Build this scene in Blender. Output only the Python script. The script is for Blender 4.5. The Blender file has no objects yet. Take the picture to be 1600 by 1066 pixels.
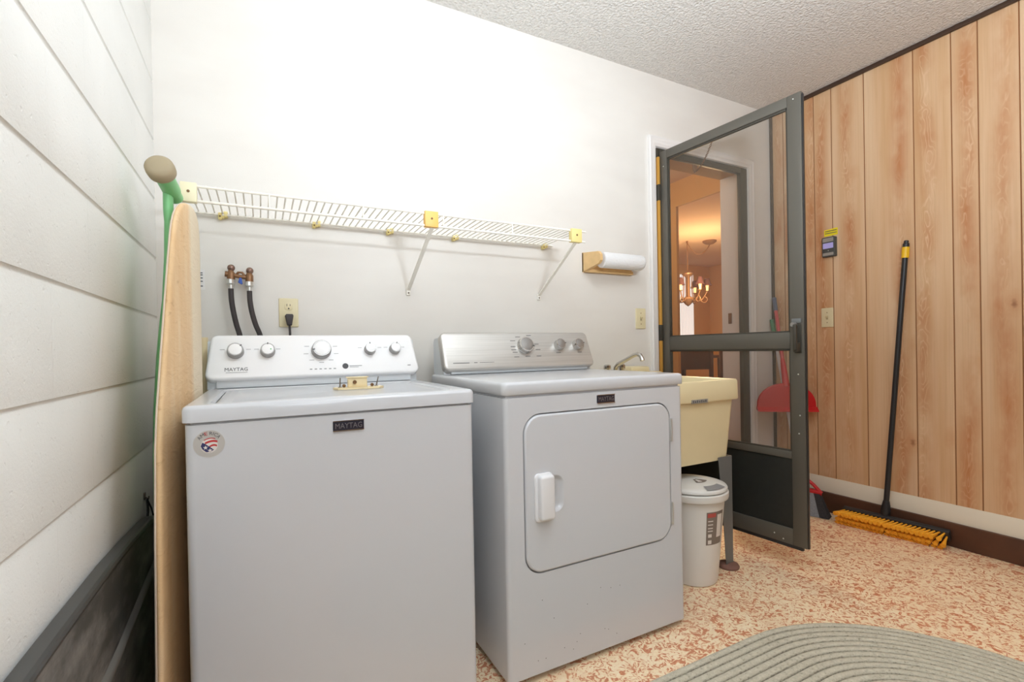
import bpy, bmesh, math, random
from mathutils import Vector, Matrix
from mathutils.geometry import tessellate_polygon

S = bpy.context.scene
COL = S.collection
R = math.radians
PI = math.pi

# ------------------------------------------------------------------ camera
YAW, PITCH, ROLL = R(27.551), R(-0.3222), R(-1.0577)
FPX = 750.83
CAM = Vector((0.314, -2.03, 1.015))
fw = Vector((math.sin(YAW) * math.cos(PITCH), math.cos(YAW) * math.cos(PITCH), math.sin(PITCH)))
rt = Vector((math.cos(YAW), -math.sin(YAW), 0))
up = rt.cross(fw)
rt2 = rt * math.cos(ROLL) + up * math.sin(ROLL)
up2 = -rt * math.sin(ROLL) + up * math.cos(ROLL)
cd = bpy.data.cameras.new('camera')
cam = bpy.data.objects.new('camera', cd)
COL.objects.link(cam)
cd.sensor_width = 36.0
cd.sensor_fit = 'HORIZONTAL'
cd.lens = FPX * 36.0 / 1600.0
cd.shift_y = 16.5 / 1600.0
cd.clip_start = 0.02
cam.matrix_world = Matrix(((rt2.x, up2.x, -fw.x, CAM.x), (rt2.y, up2.y, -fw.y, CAM.y),
                           (rt2.z, up2.z, -fw.z, CAM.z), (0, 0, 0, 1)))
S.camera = cam

# ------------------------------------------------------------------ world, lights, exposure
W = bpy.data.worlds.new('world')
S.world = W
W.use_nodes = True
W.node_tree.nodes['Background'].inputs[0].default_value = (0.75, 0.85, 1.0, 1)
W.node_tree.nodes['Background'].inputs[1].default_value = 0.3
S.view_settings.view_transform = 'Standard'
S.view_settings.look = 'None'
S.view_settings.gamma = 1.0
S.view_settings.use_curve_mapping = False
S.view_settings.exposure = -0.20
S.cycles.max_bounces = 10
S.cycles.diffuse_bounces = 6
S.cycles.transparent_max_bounces = 12


def lamp(name, kind, loc, power, color=(1, 1, 1), size=0.1, target=None, size_y=None):
    d = bpy.data.lights.new(name, kind)
    d.energy = power
    d.color = color
    if kind == 'AREA':
        d.size = size
        if size_y:
            d.shape = 'RECTANGLE'
            d.size_y = size_y
    else:
        d.shadow_soft_size = size
    o = bpy.data.objects.new(name, d)
    o.location = loc
    if target is not None:
        o.rotation_euler = (Vector(target) - Vector(loc)).to_track_quat('-Z', 'Y').to_euler()
    COL.objects.link(o)
    return o


lamp('ceiling_bulb_light', 'POINT', (0.95, -1.45, 2.34), 15, (0.86, 0.95, 1.04), 0.16)
lamp('bounced_flash', 'AREA', (1.15, -2.15, 1.62), 84, (0.86, 0.95, 1.04), 0.3, (1.25, -1.85, 2.6))
lamp('low_fill_light', 'AREA', (0.55, -2.75, 1.7), 9, (0.86, 0.95, 1.04), 0.6, (0.4, -0.6, 1.0))
lamp('kitchen_light', 'POINT', (2.7, 1.1, 2.25), 30, (1.0, 0.74, 0.46), 0.15)


# ------------------------------------------------------------------ materials
def lin(c):
    c = c / 255.0
    return c / 12.92 if c <= 0.04045 else ((c + 0.055) / 1.055) ** 2.4


def rgb(r, g, b):
    return (lin(r), lin(g), lin(b), 1)


def mat(name, col, rough=0.5, metal=0.0, spec=0.5, bump=None, var=None, emit=None, coat=0.0):
    """col linear rgba; bump=(scale,strength); var=(scale,amount)"""
    m = bpy.data.materials.new(name)
    m.use_nodes = True
    nt = m.node_tree
    p = nt.nodes['Principled BSDF']
    p.inputs['Base Color'].default_value = col
    p.inputs['Roughness'].default_value = rough
    p.inputs['Metallic'].default_value = metal
    p.inputs['Specular IOR Level'].default_value = spec
    p.inputs['Coat Weight'].default_value = coat
    tc = nt.nodes.new('ShaderNodeTexCoord')
    if var:
        n = nt.nodes.new('ShaderNodeTexNoise')
        n.inputs['Scale'].default_value = var[0]
        n.inputs['Detail'].default_value = 4
        nt.links.new(tc.outputs['Object'], n.inputs['Vector'])
        mx = nt.nodes.new('ShaderNodeMixRGB')
        mx.blend_type = 'MULTIPLY'
        mx.inputs[0].default_value = 1
        mx.inputs[1].default_value = col
        mr = nt.nodes.new('ShaderNodeMapRange')
        mr.inputs[1].default_value = 0.3
        mr.inputs[2].default_value = 0.7
        mr.inputs[3].default_value = 1 - var[1]
        mr.inputs[4].default_value = 1
        nt.links.new(n.outputs['Fac'], mr.inputs[0])
        nt.links.new(mr.outputs[0], mx.inputs[2])
        nt.links.new(mx.outputs[0], p.inputs['Base Color'])
    if bump:
        n = nt.nodes.new('ShaderNodeTexNoise')
        n.inputs['Scale'].default_value = bump[0]
        n.inputs['Detail'].default_value = 3
        nt.links.new(tc.outputs['Object'], n.inputs['Vector'])
        b = nt.nodes.new('ShaderNodeBump')
        b.inputs['Strength'].default_value = bump[1]
        b.inputs['Distance'].default_value = 0.01
        nt.links.new(n.outputs['Fac'], b.inputs['Height'])
        nt.links.new(b.outputs[0], p.inputs['Normal'])
    if emit:
        p.inputs['Emission Color'].default_value = emit[0]
        p.inputs['Emission Strength'].default_value = emit[1]
    return m


class NB:
    """small node-building helper"""
    def __init__(s, name):
        s.m = bpy.data.materials.new(name)
        s.m.use_nodes = True
        s.nt = s.m.node_tree
        s.p = s.nt.nodes['Principled BSDF']
        s.tc = s.nt.nodes.new('ShaderNodeTexCoord')

    def n(s, kind, ins=None, **props):
        nd = s.nt.nodes.new('ShaderNode' + kind)
        for k, v in props.items():
            setattr(nd, k, v)
        for k, v in (ins or {}).items():
            s.set(nd.inputs[k], v)
        return nd

    def set(s, sock, v):
        if isinstance(v, bpy.types.NodeSocket):
            s.nt.links.new(v, sock)
        else:
            sock.default_value = v

    def math(s, op, a, b=0.0, c=0.0):
        nd = s.n('Math', {0: a, 1: b, 2: c}, operation=op)
        return nd.outputs[0]

    def mix(s, f, a, b, blend='MIX'):
        nd = s.n('MixRGB', {0: f, 1: a, 2: b}, blend_type=blend)
        return nd.outputs[0]

    def ramp(s, f, stops, interp='LINEAR'):
        nd = s.n('ValToRGB', {0: f})
        cr = nd.color_ramp
        cr.interpolation = interp
        while len(cr.elements) < len(stops):
            cr.elements.new(0.5)
        for e, (pos, c) in zip(cr.elements, stops):
            e.position = pos
            e.color = c if len(c) == 4 else (*c, 1)
        return nd.outputs[0]

    def noise(s, vec, scale, detail=2, rough=0.5, dist=0.0):
        nd = s.n('TexNoise', {'Vector': vec, 'Scale': scale, 'Detail': detail, 'Roughness': rough, 'Distortion': dist})
        return nd.outputs['Fac']

    def mapping(s, vec, scale=(1, 1, 1), loc=(0, 0, 0)):
        nd = s.n('Mapping', {'Vector': vec, 'Scale': scale, 'Location': loc})
        return nd.outputs[0]

    def bump(s, h, strength, dist=0.01):
        nd = s.n('Bump', {'Height': h, 'Strength': strength, 'Distance': dist})
        s.set(s.p.inputs['Normal'], nd.outputs[0])


def g(v):
    return (v, v, v, 1)


# painted concrete block
b = NB('painted_block')
pos = b.n('SeparateXYZ', {0: b.tc.outputs['Object']})
n1 = b.noise(b.tc.outputs['Object'], 140, 4, 0.65)
n2 = b.noise(b.tc.outputs['Object'], 3, 3)
# faint head joints: alternate courses shifted by half a block
zc = b.math('FLOOR', b.math('DIVIDE', b.math('ADD', pos.outputs[2], 0.075), 0.203))
yo = b.math('ADD', pos.outputs[1], b.math('MULTIPLY', b.math('MODULO', zc, 2.0), 0.2025))
fr = b.math('FRACT', b.math('DIVIDE', b.math('ADD', yo, 10.26), 0.405))
dj = b.math('ABSOLUTE', b.math('SUBTRACT', fr, 0.5))
joint = b.n('MapRange', {0: dj, 1: 0.0, 2: 0.012, 3: 0.0, 4: 1.0}).outputs[0]
pits = b.n('MapRange', {0: b.noise(b.tc.outputs['Object'], 60, 2), 1: 0.26, 2: 0.36, 3: 0.0, 4: 1.0}).outputs[0]
h = b.math('ADD', b.math('MULTIPLY', n1, 0.5), b.math('ADD', b.math('MULTIPLY', joint, 0.25), b.math('MULTIPLY', pits, 0.35)))
b.set(b.p.inputs['Base Color'], b.ramp(n2, [(0.3, rgb(226, 226, 222)), (0.7, rgb(236, 236, 232))]))
b.p.inputs['Roughness'].default_value = 0.45
b.bump(h, 0.55, 0.004)
M_block = b.m

# smooth painted drywall with very faint scuffs
b = NB('painted_drywall')
n1 = b.noise(b.mapping(b.tc.outputs['Object'], (1.2, 1, 3.0)), 2.2, 4)
b.set(b.p.inputs['Base Color'], b.ramp(n1, [(0.3, rgb(219, 214, 207)), (0.7, rgb(225, 221, 214))]))
b.p.inputs['Roughness'].default_value = 0.42
b.bump(b.noise(b.tc.outputs['Object'], 220, 2), 0.08, 0.002)
M_drywall = b.m

# popcorn ceiling
b = NB('popcorn_ceiling')
n1 = b.noise(b.tc.outputs['Object'], 75, 4, 0.6)
n2 = b.n('TexVoronoi', {'Vector': b.tc.outputs['Object'], 'Scale': 95.0}).outputs['Distance']
hh = b.math('SUBTRACT', b.math('MULTIPLY', n1, 1.0), b.math('MULTIPLY', n2, 0.6))
b.set(b.p.inputs['Base Color'], b.ramp(n1, [(0.3, rgb(206, 203, 198)), (0.7, rgb(226, 224, 220))]))
b.p.inputs['Roughness'].default_value = 0.95
b.bump(hh, 0.9, 0.008)
M_ceiling = b.m

# wood panelling, one seed per plank in attribute 'plank'
b = NB('knotty_wood_panelling')
at = b.n('Attribute', attribute_name='plank').outputs['Fac']
sep = b.n('SeparateXYZ', {0: b.tc.outputs['Object']})
cy = b.math('ADD', sep.outputs[1], b.math('MULTIPLY', at, 7.31))
cz = b.math('ADD', sep.outputs[2], b.math('MULTIPLY', at, 13.7))
vec = b.n('CombineXYZ', {0: cy, 1: cz, 2: at}).outputs[0]
core = b.n('Attribute', attribute_name='core').outputs['Fac']
wander = b.noise(b.n('CombineXYZ', {0: at, 1: b.math('MULTIPLY', cz, 1.1), 2: 0.0}).outputs[0], 1.0, 2)
dd = b.math('ADD', b.math('SUBTRACT', sep.outputs[1], core), b.math('MULTIPLY', b.math('SUBTRACT', wander, 0.5), 0.11))
ad = b.math('ABSOLUTE', dd)
heart = b.n('MapRange', {0: ad, 1: 0.0, 2: 0.062, 3: 1.0, 4: 0.0}).outputs[0]
heart_n = b.n('MapRange', {0: ad, 1: 0.0, 2: 0.034, 3: 1.0, 4: 0.0}).outputs[0]
patchy = b.noise(b.mapping(vec, (6.0, 2.6, 1)), 1.0, 4, 0.6)
field = b.math('ADD', b.math('MULTIPLY', b.noise(b.mapping(vec, (16.0, 6.0, 1)), 1.0, 2, 0.5, 0.4), 1.0), b.math('MULTIPLY', ad, 6.0))
rings = b.math('FRACT', b.math('MULTIPLY', field, 8.0))
rings = b.n('MapRange', {0: b.math('ABSOLUTE', b.math('SUBTRACT', rings, 0.5)), 1: 0.0, 2: 0.22, 3: 1.0, 4: 0.0}).outputs[0]
fine = b.noise(b.mapping(vec, (170.0, 2.0, 1)), 1.0, 5, 0.7)
soft = b.noise(b.mapping(vec, (16.0, 0.9, 1)), 1.0, 3, 0.5)
base = b.ramp(soft, [(0.30, rgb(222, 190, 154)), (0.55, rgb(214, 176, 136)), (0.75, rgb(202, 158, 112))])
tone = b.math('FRACT', b.math('MULTIPLY', at, 0.618))
base = b.mix(b.math('MULTIPLY', tone, 0.30), base, rgb(208, 168, 128))
ora = b.n('MapRange', {0: patchy, 1: 0.36, 2: 0.66, 3: 0.0, 4: 1.0}).outputs[0]
base = b.mix(b.math('MULTIPLY', b.math('MULTIPLY', ora, heart), 0.85), base, rgb(182, 112, 58))
base = b.mix(b.n('MapRange', {0: fine, 1: 0.48, 2: 0.78, 3: 0.0, 4: 0.26}).outputs[0], base, rgb(164, 112, 74))
base = b.mix(b.math('MULTIPLY', b.math('MULTIPLY', rings, heart_n), b.n('MapRange', {0: soft, 1: 0.40, 2: 0.60, 3: 0.0, 4: 0.5}).outputs[0]), base, rgb(242, 214, 180))
vor = b.n('TexVoronoi', {'Vector': b.mapping(vec, (7.0, 3.6, 1)), 'Scale': 1.0, 'Randomness': 1.0})
kd = b.math('ADD', vor.outputs['Distance'], b.math('MULTIPLY', b.math('SUBTRACT', b.noise(b.mapping(vec, (40, 60, 1)), 1.0, 2), 0.5), 0.10))
knot = b.n('MapRange', {0: kd, 1: 0.02, 2: 0.085, 3: 1.0, 4: 0.0}).outputs[0]
halo = b.n('MapRange', {0: kd, 1: 0.0, 2: 0.28, 3: 0.45, 4: 0.0}).outputs[0]
keep = b.math('GREATER_THAN', b.n('SeparateXYZ', {0: vor.outputs['Color']}).outputs[0], 0.66)
base = b.mix(b.math('MULTIPLY', halo, keep), base, rgb(186, 118, 64))
base = b.mix(b.math('MULTIPLY', b.math('MULTIPLY', knot, keep), 0.65), base, rgb(132, 78, 40))
b.set(b.p.inputs['Base Color'], base)
b.p.inputs['Roughness'].default_value = 0.5
b.bump(fine, 0.12, 0.002)
M_wood = b.m

# flecked painted floor: cream with terracotta chips
b = NB('flecked_floor')
d1 = b.noise(b.tc.outputs['Object'], 8, 2)
v2 = b.n('VectorMath', {0: b.tc.outputs['Object'], 1: b.n('VectorMath', {0: b.n('TexNoise', {'Vector': b.tc.outputs['Object'], 'Scale': 20.0, 'Detail': 2.0}).outputs['Color'], 'Scale': 0.05}, operation='SCALE').outputs[0]}, operation='ADD').outputs[0]
f1 = b.noise(v2, 46, 3, 0.6, 1.6)
big = b.noise(b.tc.outputs['Object'], 2.6, 3)
thr = b.math('ADD', f1, b.math('MULTIPLY', b.math('SUBTRACT', big, 0.5), 0.13))
col = b.ramp(thr, [(0.40, rgb(202, 128, 92)), (0.445, rgb(218, 156, 116)), (0.475, rgb(242, 216, 178)), (0.62, rgb(248, 230, 198))])
col = b.mix(b.n('MapRange', {0: b.noise(b.tc.outputs['Object'], 5, 4), 1: 0.48, 2: 0.8, 3: 0.0, 4: 0.4}).outputs[0], col, rgb(216, 180, 144))
b.set(b.p.inputs['Base Color'], col)
b.p.inputs['Roughness'].default_value = 0.38
b.bump(f1, 0.12, 0.002)
M_floor = b.m

# braided rug: greige braid rows joined by a stitched seam, with gap shade painted in
b = NB('braided_wool')
sp_ = b.n('SeparateXYZ', {0: b.tc.outputs['Object']})
cx_ = b.math('MINIMUM', b.math('MAXIMUM', sp_.outputs[0], 1.15), 1.79)
ddx = b.math('SUBTRACT', sp_.outputs[0], cx_)
ddy = b.math('ADD', sp_.outputs[1], 1.56)
dist = b.math('SQRT', b.math('ADD', b.math('MULTIPLY', ddx, ddx), b.math('MULTIPLY', ddy, ddy)))
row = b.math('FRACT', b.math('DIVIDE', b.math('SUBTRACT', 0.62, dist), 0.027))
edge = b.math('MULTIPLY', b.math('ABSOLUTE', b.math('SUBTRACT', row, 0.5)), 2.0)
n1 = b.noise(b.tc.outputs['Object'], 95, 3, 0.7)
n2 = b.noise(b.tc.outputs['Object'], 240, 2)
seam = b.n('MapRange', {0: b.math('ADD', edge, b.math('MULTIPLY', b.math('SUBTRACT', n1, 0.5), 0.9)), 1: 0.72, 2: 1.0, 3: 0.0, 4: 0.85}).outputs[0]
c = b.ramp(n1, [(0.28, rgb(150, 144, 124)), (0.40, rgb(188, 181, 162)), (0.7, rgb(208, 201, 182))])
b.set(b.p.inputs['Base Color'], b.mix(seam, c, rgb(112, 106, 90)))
b.p.inputs['Roughness'].default_value = 0.95
b.bump(b.math('ADD', n1, n2), 0.6, 0.004)
M_rug = b.m

# brushed steel
b = NB('brushed_steel')
n1 = b.noise(b.mapping(b.tc.outputs['Object'], (3, 260, 260)), 1.0, 3)
b.set(b.p.inputs['Base Color'], b.ramp(n1, [(0.3, rgb(186, 183, 178)), (0.7, rgb(202, 199, 194))]))
b.p.inputs['Metallic'].default_value = 0.45
b.p.inputs['Roughness'].default_value = 0.34
M_steel = b.m

# scuffed dark panel
b = NB('scuffed_dark_plastic')
n1 = b.noise(b.mapping(b.tc.outputs['Object'], (60, 3, 14)), 1.0, 5, 0.7)
n2 = b.noise(b.tc.outputs['Object'], 7, 5, 0.7)
sc = b.n('MapRange', {0: b.math('MULTIPLY', n1, n2), 1: 0.2, 2: 0.42, 3: 0.0, 4: 0.7}).outputs[0]
b.set(b.p.inputs['Base Color'], b.mix(sc, rgb(72, 72, 70), rgb(172, 168, 164)))
b.p.inputs['Roughness'].default_value = 0.42
M_scuff = b.m

# insect screen: a real fine mesh sheet, thin and partly see-through
b = NB('insect_screen')
out = b.nt.nodes['Material Output']
tr = b.n('BsdfTransparent', {'Color': (1, 1, 1, 1)})
df = b.n('BsdfDiffuse', {'Color': rgb(112, 106, 96)})
mxs = b.n('MixShader', {0: 0.36, 1: tr.outputs[0], 2: df.outputs[0]})
b.set(out.inputs['Surface'], mxs.outputs[0])
M_screen = b.m

# ironing-board cover
b = NB('ironing_cover_cloth')
n1 = b.noise(b.mapping(b.tc.outputs['Object'], (10, 10, 2)), 1.0, 4, 0.6)
n2 = b.noise(b.mapping(b.tc.outputs['Object'], (30, 14, 40)), 1.0, 4, 0.6, 1.0)
c = b.ramp(n1, [(0.3, rgb(228, 190, 142)), (0.55, rgb(236, 206, 164)), (0.75, rgb(240, 222, 192))])
st = b.n('MapRange', {0: n2, 1: 0.62, 2: 0.72, 3: 0.0, 4: 0.35}).outputs[0]
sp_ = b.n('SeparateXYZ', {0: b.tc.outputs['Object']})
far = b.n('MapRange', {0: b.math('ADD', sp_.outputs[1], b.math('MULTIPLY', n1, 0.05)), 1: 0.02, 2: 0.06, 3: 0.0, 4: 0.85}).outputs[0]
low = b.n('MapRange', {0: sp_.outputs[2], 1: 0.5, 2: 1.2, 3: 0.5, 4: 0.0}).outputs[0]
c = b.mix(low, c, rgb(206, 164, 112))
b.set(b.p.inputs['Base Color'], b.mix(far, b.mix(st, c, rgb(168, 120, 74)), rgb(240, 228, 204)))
b.p.inputs['Roughness'].default_value = 0.8
b.bump(n2, 0.3, 0.01)
M_cover = b.m

M_white = mat('white_enamel', rgb(203, 205, 209), 0.22, coat=0.25)
M_white_plastic = mat('white_plastic', rgb(228, 228, 230), 0.32)
M_console_white = mat('console_pearl_white', rgb(245, 245, 246), 0.30, 0.0)
M_console_side = mat('console_grey_white', rgb(214, 218, 221), 0.35)
M_chrome = mat('chrome', rgb(205, 203, 200), 0.14, 1.0)
M_dialgrey = mat('dial_satin', rgb(158, 156, 154), 0.3, 0.7)
M_mark = mat('grey_marking', rgb(150, 150, 152), 0.6)
M_darkmark = mat('dark_marking', rgb(78, 78, 82), 0.6)
M_badge = mat('badge_navy', rgb(32, 32, 48), 0.35)
M_badgetxt = mat('badge_silver', rgb(150, 148, 152), 0.3, 0.6)
M_gap = mat('dark_gap', rgb(58, 58, 60), 0.7)
M_cream = mat('almond_plastic', rgb(232, 214, 172), 0.4)
M_sink = mat('almond_sink_plastic', rgb(232, 217, 176), 0.35, var=(6, 0.05))
M_plate = mat('ivory_plate', rgb(222, 210, 172), 0.35)
M_plate2 = mat('ivory_clip', rgb(240, 230, 196), 0.4)
M_orange = mat('aged_orange_clip', rgb(240, 190, 104), 0.45)
M_yclip = mat('yellowed_clip', rgb(230, 212, 142), 0.45)
M_wire = mat('vinyl_wire', rgb(240, 236, 226), 0.35)
M_legs = mat('grey_sheet_metal', rgb(118, 120, 120), 0.42, 0.3)
M_foot = mat('brown_pad', rgb(128, 92, 80), 0.75)
M_bin = mat('bin_plastic', rgb(224, 222, 217), 0.38)
M_bingrey = mat('bin_grey_flap', rgb(140, 140, 142), 0.45)
M_lab = mat('bin_label_brown', rgb(128, 116, 106), 0.6)
M_lab2 = mat('bin_label_red', rgb(184, 84, 76), 0.6)
M_lab3 = mat('bin_label_white', rgb(222, 216, 210), 0.6)
M_alu = mat('bronze_aluminium', rgb(94, 90, 82), 0.42, 0.25)
M_aludark = mat('dark_bronze_aluminium', rgb(66, 62, 54), 0.45, 0.2)
M_kick = mat('kick_panel_dark', rgb(52, 53, 50), 0.32, 0.25, var=(40, 0.12))
M_black = mat('black_plastic', rgb(36, 36, 38), 0.4)
M_rubber = mat('black_rubber', rgb(58, 52, 52), 0.55)
M_brass = mat('aged_brass', rgb(134, 98, 68), 0.4, 0.55)
M_bronzeball = mat('bronze_handle', rgb(140, 112, 100), 0.25, 0.6)
M_brassstrip = mat('brass_strip', rgb(214, 160, 74), 0.4, 0.3)
M_coupling = mat('galvanised_steel', rgb(206, 206, 202), 0.3, 0.7)
M_blue = mat('blue_lever', rgb(46, 84, 170), 0.45)
M_green = mat('green_enamel', rgb(126, 196, 134), 0.32)
M_cap = mat('beige_rubber', rgb(166, 152, 124), 0.7)
M_trimwhite = mat('white_gloss_trim', rgb(228, 225, 222), 0.3)
M_trimdark = mat('dark_brown_trim', rgb(66, 46, 34), 0.45)
M_base = mat('cream_baseboard', rgb(226, 216, 196), 0.45)
M_curb = mat('brown_curb', rgb(92, 58, 40), 0.5, var=(8, 0.3))
M_towelwood = mat('pale_pine', rgb(230, 192, 136), 0.5, var=(30, 0.12))
M_paper = mat('paper_towel', rgb(232, 232, 232), 0.9, bump=(120, 0.4))
M_yellow = mat('yellow_plastic', rgb(236, 188, 32), 0.4)
M_bristle = mat('yellow_orange_bristle', rgb(255, 182, 44), 0.7, var=(160, 0.15))
M_red = mat('red_plastic', rgb(196, 30, 34), 0.35)
M_redpole = mat('red_pole', rgb(196, 70, 72), 0.4)
M_silverpole = mat('white_pole', rgb(216, 210, 206), 0.35)
M_greytip = mat('slate_grip', rgb(84, 88, 112), 0.5)
M_greentip = mat('green_grip', rgb(70, 130, 92), 0.5)
M_brgrey = mat('grey_bristle', rgb(150, 158, 166), 0.8, var=(150, 0.3))
M_brdark = mat('dark_bristle', rgb(54, 56, 60), 0.8, var=(150, 0.3))
M_paperyellow = mat('yellow_sticker', rgb(238, 216, 30), 0.6)
M_lcd = mat('lcd_screen', rgb(150, 146, 190), 0.3, emit=(rgb(170, 160, 220), 0.35))
M_metergrey = mat('meter_silver', rgb(150, 146, 138), 0.45)
M_ochre = mat('ochre_paint', rgb(206, 160, 92), 0.7)
M_tan = mat('tan_paint', rgb(222, 184, 128), 0.7)
M_ceil2 = mat('warm_ceiling', rgb(232, 204, 176), 0.9, bump=(90, 0.4))
M_darkwood = mat('dark_walnut', rgb(84, 48, 34), 0.4, var=(14, 0.3))
M_iron = mat('bronzed_iron', rgb(146, 112, 84), 0.45, 0.5)
M_shade = mat('maroon_shade', rgb(74, 40, 42), 0.8)
M_candle = mat('warm_glow_glass', rgb(250, 200, 130), 0.5, emit=((1.0, 0.52, 0.18, 1), 3.0))
M_curtain = mat('sheer_curtain', rgb(236, 236, 230), 0.8, emit=((0.95, 0.97, 1.0, 1), 0.75))
M_floor2 = mat('wood_floor', rgb(150, 104, 66), 0.4, var=(5, 0.3))
M_navy = mat('flag_blue', rgb(44, 46, 96), 0.5)
M_flagred = mat('flag_red', rgb(186, 48, 50), 0.5)
M_sticker = mat('sticker_silver', rgb(196, 194, 190), 0.35, 0.3)
M_tile = mat('bare_metal_screw', rgb(120, 112, 100), 0.35, 0.8)
M_rust = mat('rusty_screw', rgb(124, 92, 60), 0.6, 0.4)


# ------------------------------------------------------------------ mesh builder
class B:
    def __init__(s):
        s.v, s.f, s.mi, s.at = [], [], [], []

    def add(s, vs, fs, mi=0, at=0.0):
        o = len(s.v)
        s.v += [Vector(v) for v in vs]
        s.f += [tuple(i + o for i in f) for f in fs]
        s.mi += [mi] * len(fs)
        s.at += [at] * len(fs)
        return s

    def box(s, x0, x1, y0, y1, z0, z1, bev=0.0, seg=2, mi=0, mtx=None, at=0.0):
        bm = bmesh.new()
        bmesh.ops.create_cube(bm, size=1)
        for v in bm.verts:
            v.co = Vector(((x0 + x1) / 2 + v.co.x * (x1 - x0), (y0 + y1) / 2 + v.co.y * (y1 - y0), (z0 + z1) / 2 + v.co.z * (z1 - z0)))
        if bev > 0:
            bmesh.ops.bevel(bm, geom=list(bm.edges), offset=bev, segments=seg, profile=0.5, affect='EDGES')
        if mtx is not None:
            bm.transform(mtx)
        s.bm(bm, mi, at)
        return s

    def bm(s, bm, mi=0, at=0.0):
        bm.verts.index_update()
        s.add([v.co.copy() for v in bm.verts], [[v.index for v in f.verts] for f in bm.faces], mi, at)
        bm.free()

    def loops(s, loops, cap0=True, cap1=True, closed=True, mi=0):
        """skin a list of equally long point loops"""
        n = len(loops[0])
        vs = [p for l in loops for p in l]
        fs = []
        for k in range(len(loops) - 1):
            for i in range(n if closed else n - 1):
                j = (i + 1) % n
                fs.append((k * n + i, k * n + j, (k + 1) * n + j, (k + 1) * n + i))
        if cap0:
            fs.append(tuple(range(n))[::-1])
        if cap1:
            fs.append(tuple((len(loops) - 1) * n + i for i in range(n)))
        s.add(vs, fs, mi)
        return s

    def tube(s, pts, r, n=10, cap=True, closed=False, mi=0):
        pts = [Vector(p) for p in pts]
        m = len(pts)
        rs = r if isinstance(r, (list, tuple)) else [r] * m
        tang = []
        for i in range(m):
            if closed:
                t = pts[(i + 1) % m] - pts[i - 1]
            else:
                t = pts[min(i + 1, m - 1)] - pts[max(i - 1, 0)]
            tang.append(t.normalized())
        nrm = tang[0].orthogonal().normalized()
        loops = []
        for i in range(m):
            nrm = (nrm - tang[i] * nrm.dot(tang[i]))
            nrm = nrm.normalized() if nrm.length > 1e-6 else tang[i].orthogonal().normalized()
            bi = tang[i].cross(nrm)
            loops.append([pts[i] + (nrm * math.cos(a) + bi * math.sin(a)) * rs[i] for a in [2 * PI * k / n for k in range(n)]])
        if closed:
            loops.append(loops[0])
            s.loops(loops, False, False, mi=mi)
        else:
            s.loops(loops, cap, cap, mi=mi)
        return s

    def cyl(s, p0, p1, r0, r1=None, n=24, mi=0):
        return s.tube([p0, p1], [r0, r0 if r1 is None else r1], n, mi=mi)

    def lathe(s, prof, org, axis=(0, 0, 1), n=32, mi=0, sx=1.0, sy=1.0, udir=None):
        """prof: [(radius, height)] about axis from org"""
        w = Vector(axis).normalized()
        u = Vector(udir).normalized() if udir else w.orthogonal().normalized()
        v = w.cross(u)
        org = Vector(org)
        loops = [[org + w * h + (u * math.cos(a) * sx + v * math.sin(a) * sy) * max(r, 1e-5) for a in [2 * PI * k / n for k in range(n)]] for r, h in prof]
        s.loops(loops, True, True, mi=mi)
        return s

    def hollow(s, prof, org, axis, n):
        w = Vector(axis).normalized()
        u = w.orthogonal().normalized()
        v = w.cross(u)
        org = Vector(org)
        s.loops([[org + w * h + (u * math.cos(a) + v * math.sin(a)) * r for a in [2 * PI * k / n for k in range(n)]] for r, h in prof], False, False)
        return s

    def ball(s, c, r, n=16, mi=0, sq=(1, 1, 1)):
        prof = []
        bm = bmesh.new()
        bmesh.ops.create_uvsphere(bm, u_segments=n, v_segments=max(6, n // 2), radius=r)
        for v in bm.verts:
            v.co = Vector((v.co.x * sq[0], v.co.y * sq[1], v.co.z * sq[2])) + Vector(c)
        s.bm(bm, mi)
        return s

    def prism(s, out, org, u, v, w, depth, bev=0.0, mi=0, seg=3):
        """outline in (u,v), from w=0 (front) back to w=-depth, front edge rounded by bev (outline inset)"""
        org, u, v, w = Vector(org), Vector(u), Vector(v), Vector(w)
        P = lambda p, h: org + u * p[0] + v * p[1] + w * h
        loops = []
        if bev > 0:
            for k in range(seg + 1):
                a = PI / 2 * (1 - k / seg)
                ins = bev * (1 - math.cos(a))
                loops.append([P(p, -bev * (1 - math.sin(a))) for p in inset(out, ins)])
        else:
            loops.append([P(p, 0) for p in out])
        loops.append([P(p, -depth) for p in out])
        s.loops(loops, True, True, mi=mi)
        return s

    def build(s, name, m, parent=None, smooth=40, attr=None):
        me = bpy.data.meshes.new(name)
        inv = WORLD[parent.name].inverted() if parent is not None else Matrix.Identity(4)
        me.from_pydata([inv @ p for p in s.v], [], s.f)
        for mm in (m if isinstance(m, (list, tuple)) else [m]):
            me.materials.append(mm)
        me.polygons.foreach_set('material_index', s.mi)
        bm = bmesh.new()
        bm.from_mesh(me)
        if attr is None:
            bmesh.ops.recalc_face_normals(bm, faces=bm.faces)
        bm.to_mesh(me)
        bm.free()
        if attr:
            a = me.attributes.new(attr, 'FLOAT', 'FACE')
            a.data.foreach_set('value', s.at)
        if smooth:
            me.polygons.foreach_set('use_smooth', [True] * len(me.polygons))
            me.set_sharp_from_angle(angle=R(smooth))
        me.update()
        o = bpy.data.objects.new(name, me)
        COL.objects.link(o)
        if parent is not None:
            o.parent = parent
            WORLD[o.name] = WORLD[parent.name]
        else:
            WORLD[o.name] = Matrix.Identity(4)
        return o


WORLD = {}


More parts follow.
